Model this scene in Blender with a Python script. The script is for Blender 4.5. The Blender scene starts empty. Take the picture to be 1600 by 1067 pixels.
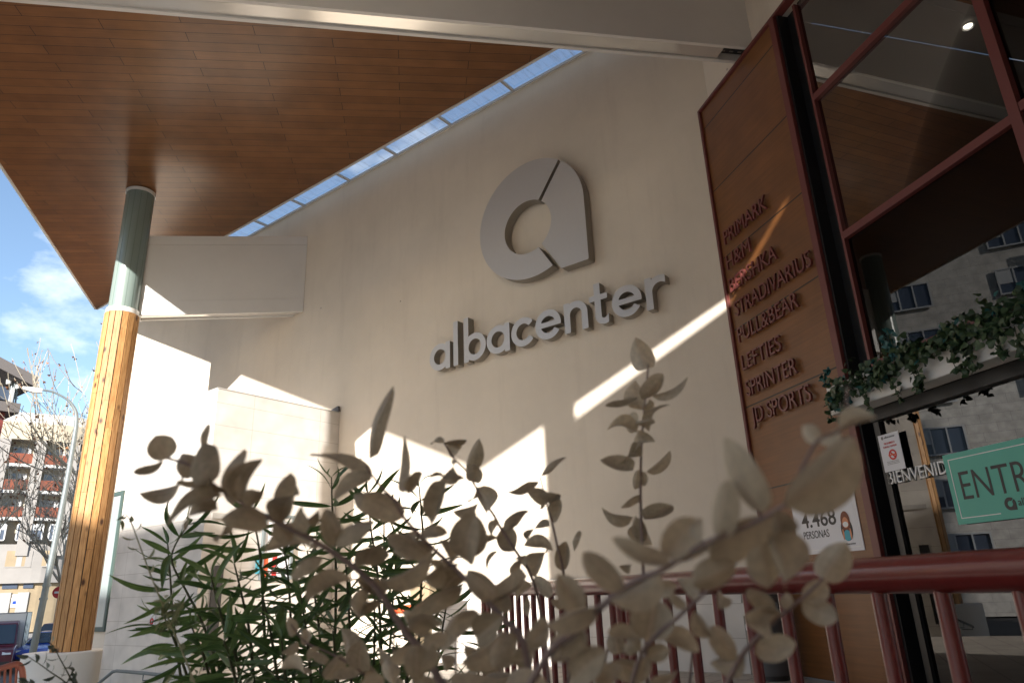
import bpy, bmesh, math, random
import numpy as np
from mathutils import Vector, Matrix
rnd = random.Random(7)
SC = bpy.context.scene
COL = SC.collection
# ------------------------------------------------------------------ camera
# measured camera: 1104 px focal length on a 1600 px wide frame, pitched up 19 deg, rolled slightly
F = 1104.0
C = Vector((0.0, 0.0, 1.15))
RX = Vector((0.7885, 0.6141, -0.0382)).normalized()
FW = Vector((-0.5701, 0.7521, 0.3302)).normalized()
FW = (FW - RX * FW.dot(RX)).normalized()
UP = RX.cross(FW)
cam_d = bpy.data.cameras.new('camera')
cam = bpy.data.objects.new('camera', cam_d); COL.objects.link(cam)
m3 = Matrix((RX, UP, -FW)).transposed()
cam.matrix_world = Matrix.Translation(C) @ m3.to_4x4()
cam_d.sensor_width = 36.0
cam_d.lens = 36.0 * F / 1600.0
cam_d.clip_start = 0.02; cam_d.clip_end = 2000
cam_d.dof.use_dof = True; cam_d.dof.focus_distance = 11.0; cam_d.dof.aperture_fstop = 6.7
SC.camera = cam
# ------------------------------------------------------------------ light
SUN = Vector((0.44, -1.0, 0.40)).normalized()          # towards the sun
world = bpy.data.worlds.new('World'); SC.world = world; world.use_nodes = True
nt = world.node_tree; nt.nodes.clear()
o_ = nt.nodes.new('ShaderNodeOutputWorld'); bg = nt.nodes.new('ShaderNodeBackground')
sky = nt.nodes.new('ShaderNodeTexSky'); sky.sky_type = 'NISHITA'; sky.sun_disc = False
sky.sun_elevation = math.radians(20.1); sky.sun_rotation = math.radians(156.3)
sky.air_density = 1.0; sky.dust_density = 0.6; sky.ozone_density = 1.6
tc = nt.nodes.new('ShaderNodeTexCoord'); mp = nt.nodes.new('ShaderNodeMapping')
mp.inputs['Scale'].default_value = (1.0, 1.0, 1.9); mp.inputs['Location'].default_value = (0.5, 1.4, -0.03)
no = nt.nodes.new('ShaderNodeTexNoise'); no.inputs['Scale'].default_value = 4.2; no.inputs['Detail'].default_value = 9; no.inputs['Roughness'].default_value = 0.56
cr = nt.nodes.new('ShaderNodeValToRGB'); cr.color_ramp.elements[0].position = 0.53; cr.color_ramp.elements[1].position = 0.70
cr.color_ramp.elements[1].color = (0.8, 0.8, 0.8, 1)
mx = nt.nodes.new('ShaderNodeMix'); mx.data_type = 'RGBA'; mx.inputs['B'].default_value = (6.2, 6.5, 6.9, 1)
L = nt.links.new
L(tc.outputs['Generated'], mp.inputs['Vector']); L(mp.outputs[0], no.inputs['Vector']); L(no.outputs['Fac'], cr.inputs['Fac'])
L(cr.outputs[0], mx.inputs['Factor']); L(sky.outputs[0], mx.inputs['A']); L(mx.outputs['Result'], bg.inputs['Color'])
bg.inputs['Strength'].default_value = 0.107
L(bg.outputs[0], o_.inputs['Surface'])
sl = bpy.data.lights.new('sun', 'SUN'); sl.energy = 5.0; sl.angle = math.radians(0.5); sl.color = (1.0, 0.945, 0.875)
so = bpy.data.objects.new('sun', sl); COL.objects.link(so); so.rotation_euler = SUN.to_track_quat('Z', 'Y').to_euler(); so.location = (20, -40, 30)
SC.view_settings.view_transform = 'Standard'; SC.view_settings.look = 'None'; SC.view_settings.gamma = 1
SC.view_settings.exposure = 1.34
SC.cycles.max_bounces = 10; SC.cycles.diffuse_bounces = 5; SC.cycles.glossy_bounces = 4; SC.cycles.transparent_max_bounces = 16
# ------------------------------------------------------------------ geometry helpers
def ray(x, y): return FW + RX * ((x - 800) / F) - UP * ((y - 533.5) / F)
def onp(x, y, n, d0):
    d = ray(x, y); n = Vector(n); return C + d * ((d0 - n.dot(C)) / n.dot(d))
def at(x, y, dep): return C + ray(x, y) * dep
D = 9.809                                     # the logo wall stands at y = D
def mw(x, y, off=0.0): return onp(x, y, (0, 1, 0), D - off)
NR = Vector((0.615, 0.788, 0)).normalized(); RD = Vector((NR.y, -NR.x, 0)); DR = 5.662   # entrance wall
J0 = Vector((-3.365, 9.809, 0)); J0 = J0 - NR * (J0.dot(NR) - DR)
BH = Vector((0.606, 0.795, 0)).normalized()   # direction of the beams
def rw(al, z, off=0.0): return J0 + RD * al - NR * off + Vector((0, 0, z))
N60 = Vector((-0.945, 0.326, 0))
def atv(x, y, dist): return onp(x, y, N60, dist)
STREET = -1.3
class MB:
    def __init__(s): s.v = []; s.f = []; s.mi = []; s.m = 0
    def add(s, vs, fs):
        o = len(s.v); s.v += [tuple(v) for v in vs]
        for f in fs: s.f.append(tuple(i + o for i in f)); s.mi.append(s.m)
    def box8(s, p):   # 4 bottom (ccw), 4 top
        s.add(p, [(3, 2, 1, 0), (4, 5, 6, 7), (0, 1, 5, 4), (1, 2, 6, 5), (2, 3, 7, 6), (3, 0, 4, 7)])
    def box(s, o, ex, ey, ez):   # origin corner and three edge vectors
        o = Vector(o); ex = Vector(ex); ey = Vector(ey); ez = Vector(ez)
        s.box8([o, o + ex, o + ex + ey, o + ey, o + ez, o + ex + ez, o + ex + ey + ez, o + ey + ez])
    def bx(s, x0, x1, y0, y1, z0, z1): s.box((x0, y0, z0), (x1 - x0, 0, 0), (0, y1 - y0, 0), (0, 0, z1 - z0))
    def rbox(s, a0, a1, z0, z1, o0, o1):   # on the entrance wall: along, height, outward offsets
        s.box(rw(a0, z0, o1), RD * (a1 - a0), NR * (o1 - o0), (0, 0, z1 - z0))
    def prism(s, poly, ext):
        n = len(poly); ext = Vector(ext); p = [Vector(q) for q in poly]
        s.add(p + [q + ext for q in p], [tuple(range(n))[::-1], tuple(range(n, 2 * n))] + [(i, (i + 1) % n, n + (i + 1) % n, n + i) for i in range(n)])
    def cyl(s, a, b, r0, r1=None, n=16, caps=True):
        a = Vector(a); b = Vector(b); r1 = r0 if r1 is None else r1
        d = (b - a).normalized(); u = d.orthogonal().normalized(); w = d.cross(u)
        A = [a + (u * math.cos(2 * math.pi * i / n) + w * math.sin(2 * math.pi * i / n)) * r0 for i in range(n)]
        B = [b + (u * math.cos(2 * math.pi * i / n) + w * math.sin(2 * math.pi * i / n)) * r1 for i in range(n)]
        fs = [(i, (i + 1) % n, n + (i + 1) % n, n + i) for i in range(n)]
        if caps: fs += [tuple(range(n))[::-1], tuple(range(n, 2 * n))]
        s.add(A + B, fs)
    def tube(s, pts, rad, n=8, cap=True):
        pts = [Vector(p) for p in pts]; N = len(pts)
        if not hasattr(rad, '__len__'): rad = [rad] * N
        up = None; vs = []
        for i, p in enumerate(pts):
            d = (pts[min(i + 1, N - 1)] - pts[max(i - 1, 0)]).normalized()
            if up is None: up = d.orthogonal().normalized()
            u = (up - d * up.dot(d)); u = u.normalized() if u.length > 1e-5 else d.orthogonal().normalized(); up = u; w = d.cross(u)
            vs += [p + (u * math.cos(2 * math.pi * k / n) + w * math.sin(2 * math.pi * k / n)) * rad[i] for k in range(n)]
        fs = [(i * n + k, i * n + (k + 1) % n, (i + 1) * n + (k + 1) % n, (i + 1) * n + k) for i in range(N - 1) for k in range(n)]
        if cap: fs += [tuple(range(n))[::-1], tuple(range((N - 1) * n, N * n))]
        s.add(vs, fs)
    def build(s, name, mat, parent=None, smooth=False, bevel=0):
        me = bpy.data.meshes.new(name); me.from_pydata(s.v, [], s.f)
        mats = mat if isinstance(mat, (list, tuple)) else [mat]
        for m in mats: me.materials.append(m)
        if len(mats) > 1: me.polygons.foreach_set('material_index', s.mi)
        bm = bmesh.new(); bm.from_mesh(me); bmesh.ops.recalc_face_normals(bm, faces=bm.faces)
        if bevel: bmesh.ops.bevel(bm, geom=bm.edges[:], offset=bevel, segments=1, affect='EDGES', clamp_overlap=True)
        bm.to_mesh(me); bm.free()
        if smooth:
            me.polygons.foreach_set('use_smooth', [True] * len(me.polygons))
            me.set_sharp_from_angle(angle=math.radians(smooth if smooth > 1 else 40))
        return link(name, me, parent)
ROOTS = {}
def link(name, me, parent=None):
    o = bpy.data.objects.new(name, me); COL.objects.link(o)
    if parent is not None:
        o.parent = parent
        if parent.name in ROOTS: o.matrix_parent_inverse = Matrix.Translation(-Vector(ROOTS[parent.name]))
    return o
def tag(o, label=None, cat=None, group=None, kind=None):
    if label: o['label'] = label
    if cat: o['category'] = cat
    if group: o['group'] = group
    if kind: o['kind'] = kind
    return o
def thing(name, loc, label, cat, group=None):
    o = bpy.data.objects.new(name, None); COL.objects.link(o); o.location = loc; o.empty_display_size = 0.3
    ROOTS[o.name] = tuple(loc)
    return tag(o, label, cat, group)
def children(o): return [c for c in bpy.data.objects if c.parent == o]
def dup(root, loc, label, group=None, rotz=None):
    r = root.copy(); COL.objects.link(r); r.location = loc; r['label'] = label
    if rotz is not None: r.rotation_euler = (0, 0, rotz)
    if group: r['group'] = group
    for ch in children(root):
        c = ch.copy(); COL.objects.link(c); c.parent = r; c.matrix_parent_inverse = ch.matrix_parent_inverse.copy()
        for g in children(ch):
            d = g.copy(); COL.objects.link(d); d.parent = c; d.matrix_parent_inverse = g.matrix_parent_inverse.copy()
    return r
# ------------------------------------------------------------------ materials
def mat(name, col, rough=0.6, metal=0.0, spec=0.5, noise=0.0, nscale=6.0, bump=0.0, bscale=60.0, streak=None, coat=0.0):
    m = bpy.data.materials.new(name); m.use_nodes = True; nt = m.node_tree; b = nt.nodes['Principled BSDF']; L = nt.links.new
    b.inputs['Base Color'].default_value = (*col, 1); b.inputs['Roughness'].default_value = rough; b.inputs['Metallic'].default_value = metal
    b.inputs['Specular IOR Level'].default_value = spec; b.inputs['Coat Weight'].default_value = coat
    if noise or bump:
        tc = nt.nodes.new('ShaderNodeTexCoord'); mp = nt.nodes.new('ShaderNodeMapping'); L(tc.outputs['Object'], mp.inputs['Vector'])
        if streak: mp.inputs['Scale'].default_value = streak
        nt.nodes.active = mp
    if noise:
        n = nt.nodes.new('ShaderNodeTexNoise'); n.inputs['Scale'].default_value = nscale; n.inputs['Detail'].default_value = 8; n.inputs['Roughness'].default_value = 0.65
        L(mp.outputs[0], n.inputs['Vector'])
        r = nt.nodes.new('ShaderNodeMapRange'); r.inputs['From Min'].default_value = 0.3; r.inputs['From Max'].default_value = 0.7
        r.inputs['To Min'].default_value = 1 - noise; r.inputs['To Max'].default_value = 1 + noise * 0.6
        L(n.outputs['Fac'], r.inputs['Value'])
        h = nt.nodes.new('ShaderNodeHueSaturation'); h.inputs['Color'].default_value = (*col, 1); L(r.outputs[0], h.inputs['Value'])
        L(h.outputs[0], b.inputs['Base Color'])
    if bump:
        n2 = nt.nodes.new('ShaderNodeTexNoise'); n2.inputs['Scale'].default_value = bscale; n2.inputs['Detail'].default_value = 5
        L(mp.outputs[0], n2.inputs['Vector'])
        bp = nt.nodes.new('ShaderNodeBump'); bp.inputs['Strength'].default_value = bump; bp.inputs['Distance'].default_value = 0.01
        L(n2.outputs['Fac'], bp.inputs['Height']); L(bp.outputs[0], b.inputs['Normal'])
    return m
def basis_map(nt, ex, ey, loc=(0, 0)):
    """object position projected on two world directions -> (u, v, 0)"""
    L = nt.links.new
    tc = nt.nodes.new('ShaderNodeNewGeometry'); cb = nt.nodes.new('ShaderNodeCombineXYZ')
    for k, e in enumerate((ex, ey)):
        d = nt.nodes.new('ShaderNodeVectorMath'); d.operation = 'DOT_PRODUCT'; d.inputs[1].default_value = tuple(e)
        a = nt.nodes.new('ShaderNodeMath'); a.operation = 'ADD'; a.inputs[1].default_value = loc[k]
        L(tc.outputs['Position'], d.inputs[0]); L(d.outputs['Value'], a.inputs[0]); L(a.outputs[0], cb.inputs[k])
    return cb
def tiled(name, col, col2, mortar, ex, ey, bw, bh, msize, offset=0.5, rough=0.5, grain=None, loc=(0, 0), grainamt=0.25, bump=0.3, spec=0.5, freq=2, ndet=(2.0, 0.12)):
    m = bpy.data.materials.new(name); m.use_nodes = True; nt = m.node_tree; b = nt.nodes['Principled BSDF']; L = nt.links.new
    cb = basis_map(nt, ex, ey, loc)
    br = nt.nodes.new('ShaderNodeTexBrick'); br.offset = offset; br.offset_frequency = freq
    br.inputs['Scale'].default_value = 1; br.inputs['Brick Width'].default_value = bw; br.inputs['Row Height'].default_value = bh
    br.inputs['Mortar Size'].default_value = msize; br.inputs['Mortar Smooth'].default_value = 0.1
    br.inputs['Color1'].default_value = (*col, 1); br.inputs['Color2'].default_value = (*col2, 1); br.inputs['Mortar'].default_value = (*mortar, 1)
    L(cb.outputs[0], br.inputs['Vector'])
    n = nt.nodes.new('ShaderNodeTexNoise'); n.inputs['Detail'].default_value = 8; n.inputs['Roughness'].default_value = 0.6
    mp = nt.nodes.new('ShaderNodeMapping'); mp.inputs['Scale'].default_value = (*(grain or (1.5, 1.5)), 1); L(cb.outputs[0], mp.inputs['Vector']); L(mp.outputs[0], n.inputs['Vector'])
    n.inputs['Scale'].default_value = 1.0
    r = nt.nodes.new('ShaderNodeMapRange'); r.inputs['From Min'].default_value = 0.25; r.inputs['From Max'].default_value = 0.75
    r.inputs['To Min'].default_value = 1 - grainamt; r.inputs['To Max'].default_value = 1 + grainamt
    L(n.outputs['Fac'], r.inputs['Value'])
    n3 = nt.nodes.new('ShaderNodeTexNoise'); n3.inputs['Scale'].default_value = ndet[0]; L(cb.outputs[0], n3.inputs['Vector'])
    r3 = nt.nodes.new('ShaderNodeMapRange'); r3.inputs['From Min'].default_value = 0.3; r3.inputs['From Max'].default_value = 0.7
    r3.inputs['To Min'].default_value = 1 - ndet[1]; r3.inputs['To Max'].default_value = 1 + ndet[1]; L(n3.outputs['Fac'], r3.inputs['Value'])
    mu = nt.nodes.new('ShaderNodeMath'); mu.operation = 'MULTIPLY'; L(r.outputs[0], mu.inputs[0]); L(r3.outputs[0], mu.inputs[1])
    h = nt.nodes.new('ShaderNodeHueSaturation'); L(br.outputs['Color'], h.inputs['Color']); L(mu.outputs[0], h.inputs['Value']); L(h.outputs[0], b.inputs['Base Color'])
    b.inputs['Roughness'].default_value = rough; b.inputs['Specular IOR Level'].default_value = spec
    inv = nt.nodes.new('ShaderNodeMath'); inv.operation = 'SUBTRACT'; inv.inputs[0].default_value = 1.0; L(br.outputs['Fac'], inv.inputs[1])
    bp = nt.nodes.new('ShaderNodeBump'); bp.inputs['Strength'].default_value = bump; bp.inputs['Distance'].default_value = 0.01; L(inv.outputs[0], bp.inputs['Height']); L(bp.outputs[0], b.inputs['Normal'])
    return m
def emis(name, col, s):
    m = bpy.data.materials.new(name); m.use_nodes = True; b = m.node_tree.nodes['Principled BSDF']
    b.inputs['Base Color'].default_value = (*col, 1); b.inputs['Emission Color'].default_value = (*col, 1); b.inputs['Emission Strength'].default_value = s
    return m
def glassmat(name, tint, refl=0.1, rough=0.0, dirt=0.0):
    m = bpy.data.materials.new(name); m.use_nodes = True; nt = m.node_tree; nt.nodes.clear(); L = nt.links.new
    o = nt.nodes.new('ShaderNodeOutputMaterial'); t = nt.nodes.new('ShaderNodeBsdfTransparent'); t.inputs[0].default_value = (*tint, 1)
    g = nt.nodes.new('ShaderNodeBsdfGlossy'); g.inputs['Roughness'].default_value = rough; g.inputs['Color'].default_value = (1, 1, 1, 1)
    fr = nt.nodes.new('ShaderNodeLayerWeight'); fr.inputs['Blend'].default_value = 0.25
    a = nt.nodes.new('ShaderNodeMapRange'); a.inputs['To Min'].default_value = refl; a.inputs['To Max'].default_value = 0.32; L(fr.outputs['Fresnel'], a.inputs['Value'])
    x = nt.nodes.new('ShaderNodeMixShader'); L(a.outputs[0], x.inputs[0]); L(t.outputs[0], x.inputs[1]); L(g.outputs[0], x.inputs[2])
    last = x
    if dirt:
        d = nt.nodes.new('ShaderNodeBsdfDiffuse'); d.inputs[0].default_value = (0.55, 0.58, 0.6, 1)
        tc = nt.nodes.new('ShaderNodeTexCoord'); mp = nt.nodes.new('ShaderNodeMapping'); mp.inputs['Scale'].default_value = (9, 1.2, 1)
        mp.inputs['Rotation'].default_value = (0, 0, 0.5)
        n = nt.nodes.new('ShaderNodeTexNoise'); n.inputs['Scale'].default_value = 1.6; n.inputs['Detail'].default_value = 7
        c = nt.nodes.new('ShaderNodeMapRange'); c.inputs['From Min'].default_value = 0.5; c.inputs['From Max'].default_value = 0.8; c.inputs['To Max'].default_value = dirt
        L(tc.outputs['Object'], mp.inputs['Vector']); L(mp.outputs[0], n.inputs['Vector']); L(n.outputs['Fac'], c.inputs['Value'])
        y = nt.nodes.new('ShaderNodeMixShader'); L(c.outputs[0], y.inputs[0]); L(x.outputs[0], y.inputs[1]); L(d.outputs[0], y.inputs[2]); last = y
    L(last.outputs[0], o.inputs['Surface'])
    return m
def leafmat(name, col, col2, rough=0.5, trans=0.25, nscale=9.0, spec=0.4, vein=0.5, veincol=None):
    m = bpy.data.materials.new(name); m.use_nodes = True; nt = m.node_tree; b = nt.nodes['Principled BSDF']; L = nt.links.new
    o = nt.nodes['Material Output']
    tc = nt.nodes.new('ShaderNodeTexCoord'); n = nt.nodes.new('ShaderNodeTexNoise'); n.inputs['Scale'].default_value = nscale; n.inputs['Detail'].default_value = 4
    L(tc.outputs['Object'], n.inputs['Vector'])
    at_ = nt.nodes.new('ShaderNodeAttribute'); at_.attribute_name = 'tone'
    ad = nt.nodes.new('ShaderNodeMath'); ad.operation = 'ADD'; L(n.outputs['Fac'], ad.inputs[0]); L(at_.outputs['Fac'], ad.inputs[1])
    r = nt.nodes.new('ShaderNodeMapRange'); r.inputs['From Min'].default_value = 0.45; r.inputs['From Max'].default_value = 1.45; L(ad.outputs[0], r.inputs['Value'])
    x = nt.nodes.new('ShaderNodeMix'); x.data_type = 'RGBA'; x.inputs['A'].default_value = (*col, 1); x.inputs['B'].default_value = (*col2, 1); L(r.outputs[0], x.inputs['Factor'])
    L(x.outputs['Result'], b.inputs['Base Color']); b.inputs['Roughness'].default_value = rough; b.inputs['Specular IOR Level'].default_value = spec
    au_ = nt.nodes.new('ShaderNodeAttribute'); au_.attribute_name = 'across'; al_ = nt.nodes.new('ShaderNodeAttribute'); al_.attribute_name = 'along'
    mr = nt.nodes.new('ShaderNodeMapRange'); mr.inputs['From Min'].default_value = .03; mr.inputs['From Max'].default_value = .14; mr.inputs['To Min'].default_value = vein; mr.inputs['To Max'].default_value = 0; L(au_.outputs['Fac'], mr.inputs['Value'])
    m1 = nt.nodes.new('ShaderNodeMath'); m1.operation = 'MULTIPLY_ADD'; m1.inputs[1].default_value = -9.0; L(au_.outputs['Fac'], m1.inputs[0])
    m2 = nt.nodes.new('ShaderNodeMath'); m2.operation = 'MULTIPLY'; m2.inputs[1].default_value = 55.0; L(al_.outputs['Fac'], m2.inputs[0]); L(m2.outputs[0], m1.inputs[2])
    m3 = nt.nodes.new('ShaderNodeMath'); m3.operation = 'SINE'; L(m1.outputs[0], m3.inputs[0])
    mr2 = nt.nodes.new('ShaderNodeMapRange'); mr2.inputs['From Min'].default_value = .75; mr2.inputs['From Max'].default_value = 1; mr2.inputs['To Max'].default_value = vein * .28; L(m3.outputs[0], mr2.inputs['Value'])
    mxv = nt.nodes.new('ShaderNodeMath'); mxv.operation = 'MAXIMUM'; L(mr.outputs[0], mxv.inputs[0]); L(mr2.outputs[0], mxv.inputs[1])
    n5 = nt.nodes.new('ShaderNodeTexNoise'); n5.inputs['Scale'].default_value = nscale * 5; n5.inputs['Detail'].default_value = 6; L(tc.outputs['Object'], n5.inputs['Vector'])
    r5 = nt.nodes.new('ShaderNodeMapRange'); r5.inputs['From Min'].default_value = .3; r5.inputs['From Max'].default_value = .7; r5.inputs['To Min'].default_value = .82; r5.inputs['To Max'].default_value = 1.12; L(n5.outputs['Fac'], r5.inputs['Value'])
    h5 = nt.nodes.new('ShaderNodeHueSaturation'); L(x.outputs['Result'], h5.inputs['Color']); L(r5.outputs[0], h5.inputs['Value'])
    xv = nt.nodes.new('ShaderNodeMix'); xv.data_type = 'RGBA'; L(h5.outputs[0], xv.inputs['A']); xv.inputs['B'].default_value = (*(veincol or [min(1, c * 1.35) for c in col2]), 1); L(mxv.outputs[0], xv.inputs['Factor']); x = xv
    L(x.outputs['Result'], b.inputs['Base Color'])
    t = nt.nodes.new('ShaderNodeBsdfTranslucent'); L(x.outputs['Result'], t.inputs[0])
    mxs = nt.nodes.new('ShaderNodeMixShader'); mxs.inputs[0].default_value = trans; L(b.outputs[0], mxs.inputs[1]); L(t.outputs[0], mxs.inputs[2]); L(mxs.outputs[0], o.inputs['Surface'])
    return m
def stuccomat():
    m = mat('cream_stucco', (0.71, 0.63, 0.53), 0.85, noise=0.08, nscale=0.55, bump=0.3, bscale=70); nt = m.node_tree; L = nt.links.new; b = nt.nodes['Principled BSDF']
    src = b.inputs['Base Color'].links[0].from_socket
    tc = nt.nodes.new('ShaderNodeNewGeometry'); mp = nt.nodes.new('ShaderNodeMapping'); mp.inputs['Scale'].default_value = (2.2, 2.2, .22); L(tc.outputs['Position'], mp.inputs[0])
    n = nt.nodes.new('ShaderNodeTexNoise'); n.inputs['Scale'].default_value = 1.3; n.inputs['Detail'].default_value = 10; n.inputs['Roughness'].default_value = .7; L(mp.outputs[0], n.inputs['Vector'])
    r = nt.nodes.new('ShaderNodeMapRange'); r.inputs['From Min'].default_value = .52; r.inputs['From Max'].default_value = .80; r.inputs['To Max'].default_value = .35; L(n.outputs['Fac'], r.inputs['Value'])
    x = nt.nodes.new('ShaderNodeMix'); x.data_type = 'RGBA'; x.inputs['B'].default_value = (.50, .43, .36, 1); L(r.outputs[0], x.inputs['Factor']); L(src, x.inputs['A'])
    v = nt.nodes.new('ShaderNodeTexVoronoi'); v.inputs['Scale'].default_value = 1.1; L(tc.outputs['Position'], v.inputs['Vector'])
    r2 = nt.nodes.new('ShaderNodeMapRange'); r2.inputs['From Min'].default_value = .018; r2.inputs['From Max'].default_value = .03; r2.inputs['To Min'].default_value = .6; r2.inputs['To Max'].default_value = 0; L(v.outputs['Distance'], r2.inputs['Value'])
    y = nt.nodes.new('ShaderNodeMix'); y.data_type = 'RGBA'; y.inputs['B'].default_value = (.12, .09, .07, 1); L(r2.outputs[0], y.inputs['Factor']); L(x.outputs['Result'], y.inputs['A']); L(y.outputs['Result'], b.inputs['Base Color'])
    return m
X = (1, 0, 0); Y = (0, 1, 0); Z = (0, 0, 1)
PD = Vector((0.70, 0.714, 0.03)).normalized(); PN = Vector((0.714, -0.70, 0)).normalized()
M = dict(
 stucco=stuccomat(),
 white=mat('white_painted_metal', (0.66, 0.645, 0.62), 0.42, noise=0.04, nscale=1.5),
 whiteglossy=mat('polished_white_panel', (0.72, 0.70, 0.66), 0.15, metal=0.4, spec=1.0, noise=0.03, nscale=1.0),
 trim=mat('white_trim', (0.72, 0.70, 0.66), 0.4),
 ceil=tiled('ceiling_plank_wood', (0.225, 0.097, 0.034), (0.175, 0.073, 0.025), (0.030, 0.013, 0.006), PD, PN, 2.52, 0.235, 0.006, 0.47, rough=0.29, spec=0.42, grain=(1.2, 30), grainamt=0.16, bump=0.25),
 panel=tiled('entrance_panel_wood', (0.175, 0.070, 0.021), (0.155, 0.061, 0.018), (0.010, 0.007, 0.005), RD, Z, 50.0, 1.165, 0.010, 0.0, rough=0.40, grain=(1.0, 30), grainamt=0.22, loc=(20, 0.05), bump=0.4),
 stone_x=tiled('pale_stone_x', (0.64, 0.605, 0.565), (0.615, 0.58, 0.54), (0.40, 0.36, 0.32), X, Z, 1.64, 0.4275, 0.004, 0.0, rough=0.55, grain=(1.2, 3.0), grainamt=0.04, loc=(0.3, 0.0), bump=0.2),
 stone_y=tiled('pale_stone_y', (0.60, 0.565, 0.525), (0.575, 0.54, 0.50), (0.36, 0.325, 0.29), Y, Z, 1.60, 0.4275, 0.004, 0.0, rough=0.55, grain=(1.2, 3.0), grainamt=0.04, loc=(0.3, 0.0), bump=0.2),
 green=mat('sage_green_metal', (0.20, 0.255, 0.235), 0.30, spec=0.7, noise=0.05, nscale=2),
 teal=mat('teal_window_frame', (0.05, 0.085, 0.08), 0.4),
 dred=mat('dark_red_frame', (0.13, 0.032, 0.028), 0.45, spec=0.5),
 redrail=mat('oxblood_rail_paint', (0.15, 0.016, 0.014), 0.28, spec=0.6, coat=0.2, noise=0.08, nscale=20, bump=0.1, bscale=40),
 letter_red=mat('maroon_letter_metal', (0.145, 0.042, 0.036), 0.36, spec=0.5),
 black=mat('black_frame', (0.012, 0.012, 0.013), 0.35),
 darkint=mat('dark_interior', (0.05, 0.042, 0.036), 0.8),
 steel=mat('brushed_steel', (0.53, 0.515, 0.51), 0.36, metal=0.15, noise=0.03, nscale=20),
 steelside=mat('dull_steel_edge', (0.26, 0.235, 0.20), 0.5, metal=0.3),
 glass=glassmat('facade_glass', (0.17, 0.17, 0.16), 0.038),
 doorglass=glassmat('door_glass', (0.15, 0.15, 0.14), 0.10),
 skyglass=glassmat('skylight_glass', (0.93, 0.97, 1.0), 0.03, dirt=0.45),
 paving=tiled('plaza_paving', (0.44, 0.40, 0.35), (0.40, 0.365, 0.32), (0.20, 0.18, 0.16), X, Y, 0.6, 0.4, 0.008, 0.5, rough=0.7, grain=(3, 3), grainamt=0.12),
 asphalt=mat('asphalt', (0.075, 0.075, 0.078), 0.85, noise=0.25, nscale=0.6, bump=0.3, bscale=60),
 pave2=tiled('pavement_slabs', (0.30, 0.29, 0.27), (0.26, 0.25, 0.235), (0.14, 0.13, 0.12), X, Y, 0.5, 0.5, 0.01, 0.0, rough=0.8, grain=(3, 3), grainamt=0.12),
 concrete=mat('concrete', (0.42, 0.40, 0.37), 0.8, noise=0.12, nscale=0.5, bump=0.2, bscale=30),
 pedestal=mat('white_rendered_pedestal', (0.72, 0.70, 0.66), 0.8, noise=0.06, nscale=1.2, bump=0.2, bscale=60),
 greypole=mat('galvanised_steel', (0.17, 0.20, 0.21), 0.5, metal=0.2, noise=0.15, nscale=4),
 tyre=mat('tyre_rubber', (0.02, 0.02, 0.02), 0.8), rim=mat('alloy_rim', (0.4, 0.4, 0.42), 0.35, metal=0.8),
 maroon=mat('maroon_car_paint', (0.085, 0.006, 0.018), 0.3, coat=0.4), blue=mat('blue_car_paint', (0.015, 0.06, 0.32), 0.25, coat=0.6),
 carglass=mat('car_window', (0.03, 0.045, 0.06), 0.08, spec=0.9), lampglass=mat('headlight_lens', (0.6, 0.62, 0.62), 0.1),
 plastic=mat('dark_plastic', (0.03, 0.03, 0.032), 0.5), bin=mat('charcoal_bin_metal', (0.075, 0.075, 0.08), 0.42, noise=0.06),
 paper=mat('poster_paper', (0.66, 0.66, 0.70), 0.5), ink=mat('poster_ink', (0.05, 0.045, 0.045), 0.6),
 mint=mat('mint_green_vinyl', (0.10, 0.42, 0.33), 0.5), vinylw=mat('white_vinyl', (0.75, 0.75, 0.75), 0.5),
 redink=mat('red_ink', (0.55, 0.03, 0.03), 0.5), orange=mat('orange_red_print', (0.7, 0.10, 0.03), 0.6), skin=mat('printed_skin', (0.62, 0.26, 0.13), 0.6), hairm=mat('printed_brown_hair', (0.20, 0.06, 0.03), 0.6), teeb=mat('printed_blue_shirt', (0.07, 0.36, 0.46), 0.6),
 soil=mat('planter_soil', (0.05, 0.035, 0.025), 0.95, noise=0.3, nscale=10, bump=0.6, bscale=40),
)
# ================================================================== ground
def sheet(name, poly, z, m, label=None):
    b = MB(); b.add([Vector((x, y, z)) for x, y in poly], [tuple(range(len(poly)))]); o = b.build(name, m); return tag(o, kind='structure')
sheet('ground', [(-700, -700), (700, -700), (700, 700), (-700, 700)], STREET - 0.15, M['pave2'])
b = MB(); b.add([Vector(p) for p in [(-62, -120, STREET - .10), (-27, -120, STREET - .10), (-27, 120, STREET - .10), (-62, 120, STREET - .10)]], [(0, 1, 2, 3)])
tag(b.build('road', M['asphalt']), kind='structure')
b = MB(); b.box8([Vector((x, y, z)) for z in (STREET - .14, STREET) for x, y in [(-27, -60), (-9.3, -60), (-9.3, 60), (-27, 60)]])
tag(b.build('pavement', M['pave2']), kind='structure')
b = MB(); b.box8([Vector((x, y, z)) for z in (STREET - .14, 0) for x, y in [(-9.3, -30), (14, -30), (14, 12), (-9.3, 12)]])
tag(b.build('plaza', M['paving']), kind='structure')
b = MB()
for i in range(7):
    b.bx(-9.3 - .32 * (i + 1), -9.3 - .32 * i, 5.4, 6.85, STREET + .001, -.16 * (i + 1) + .0)
tag(b.build('steps', M['paving']), kind='structure')
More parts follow.
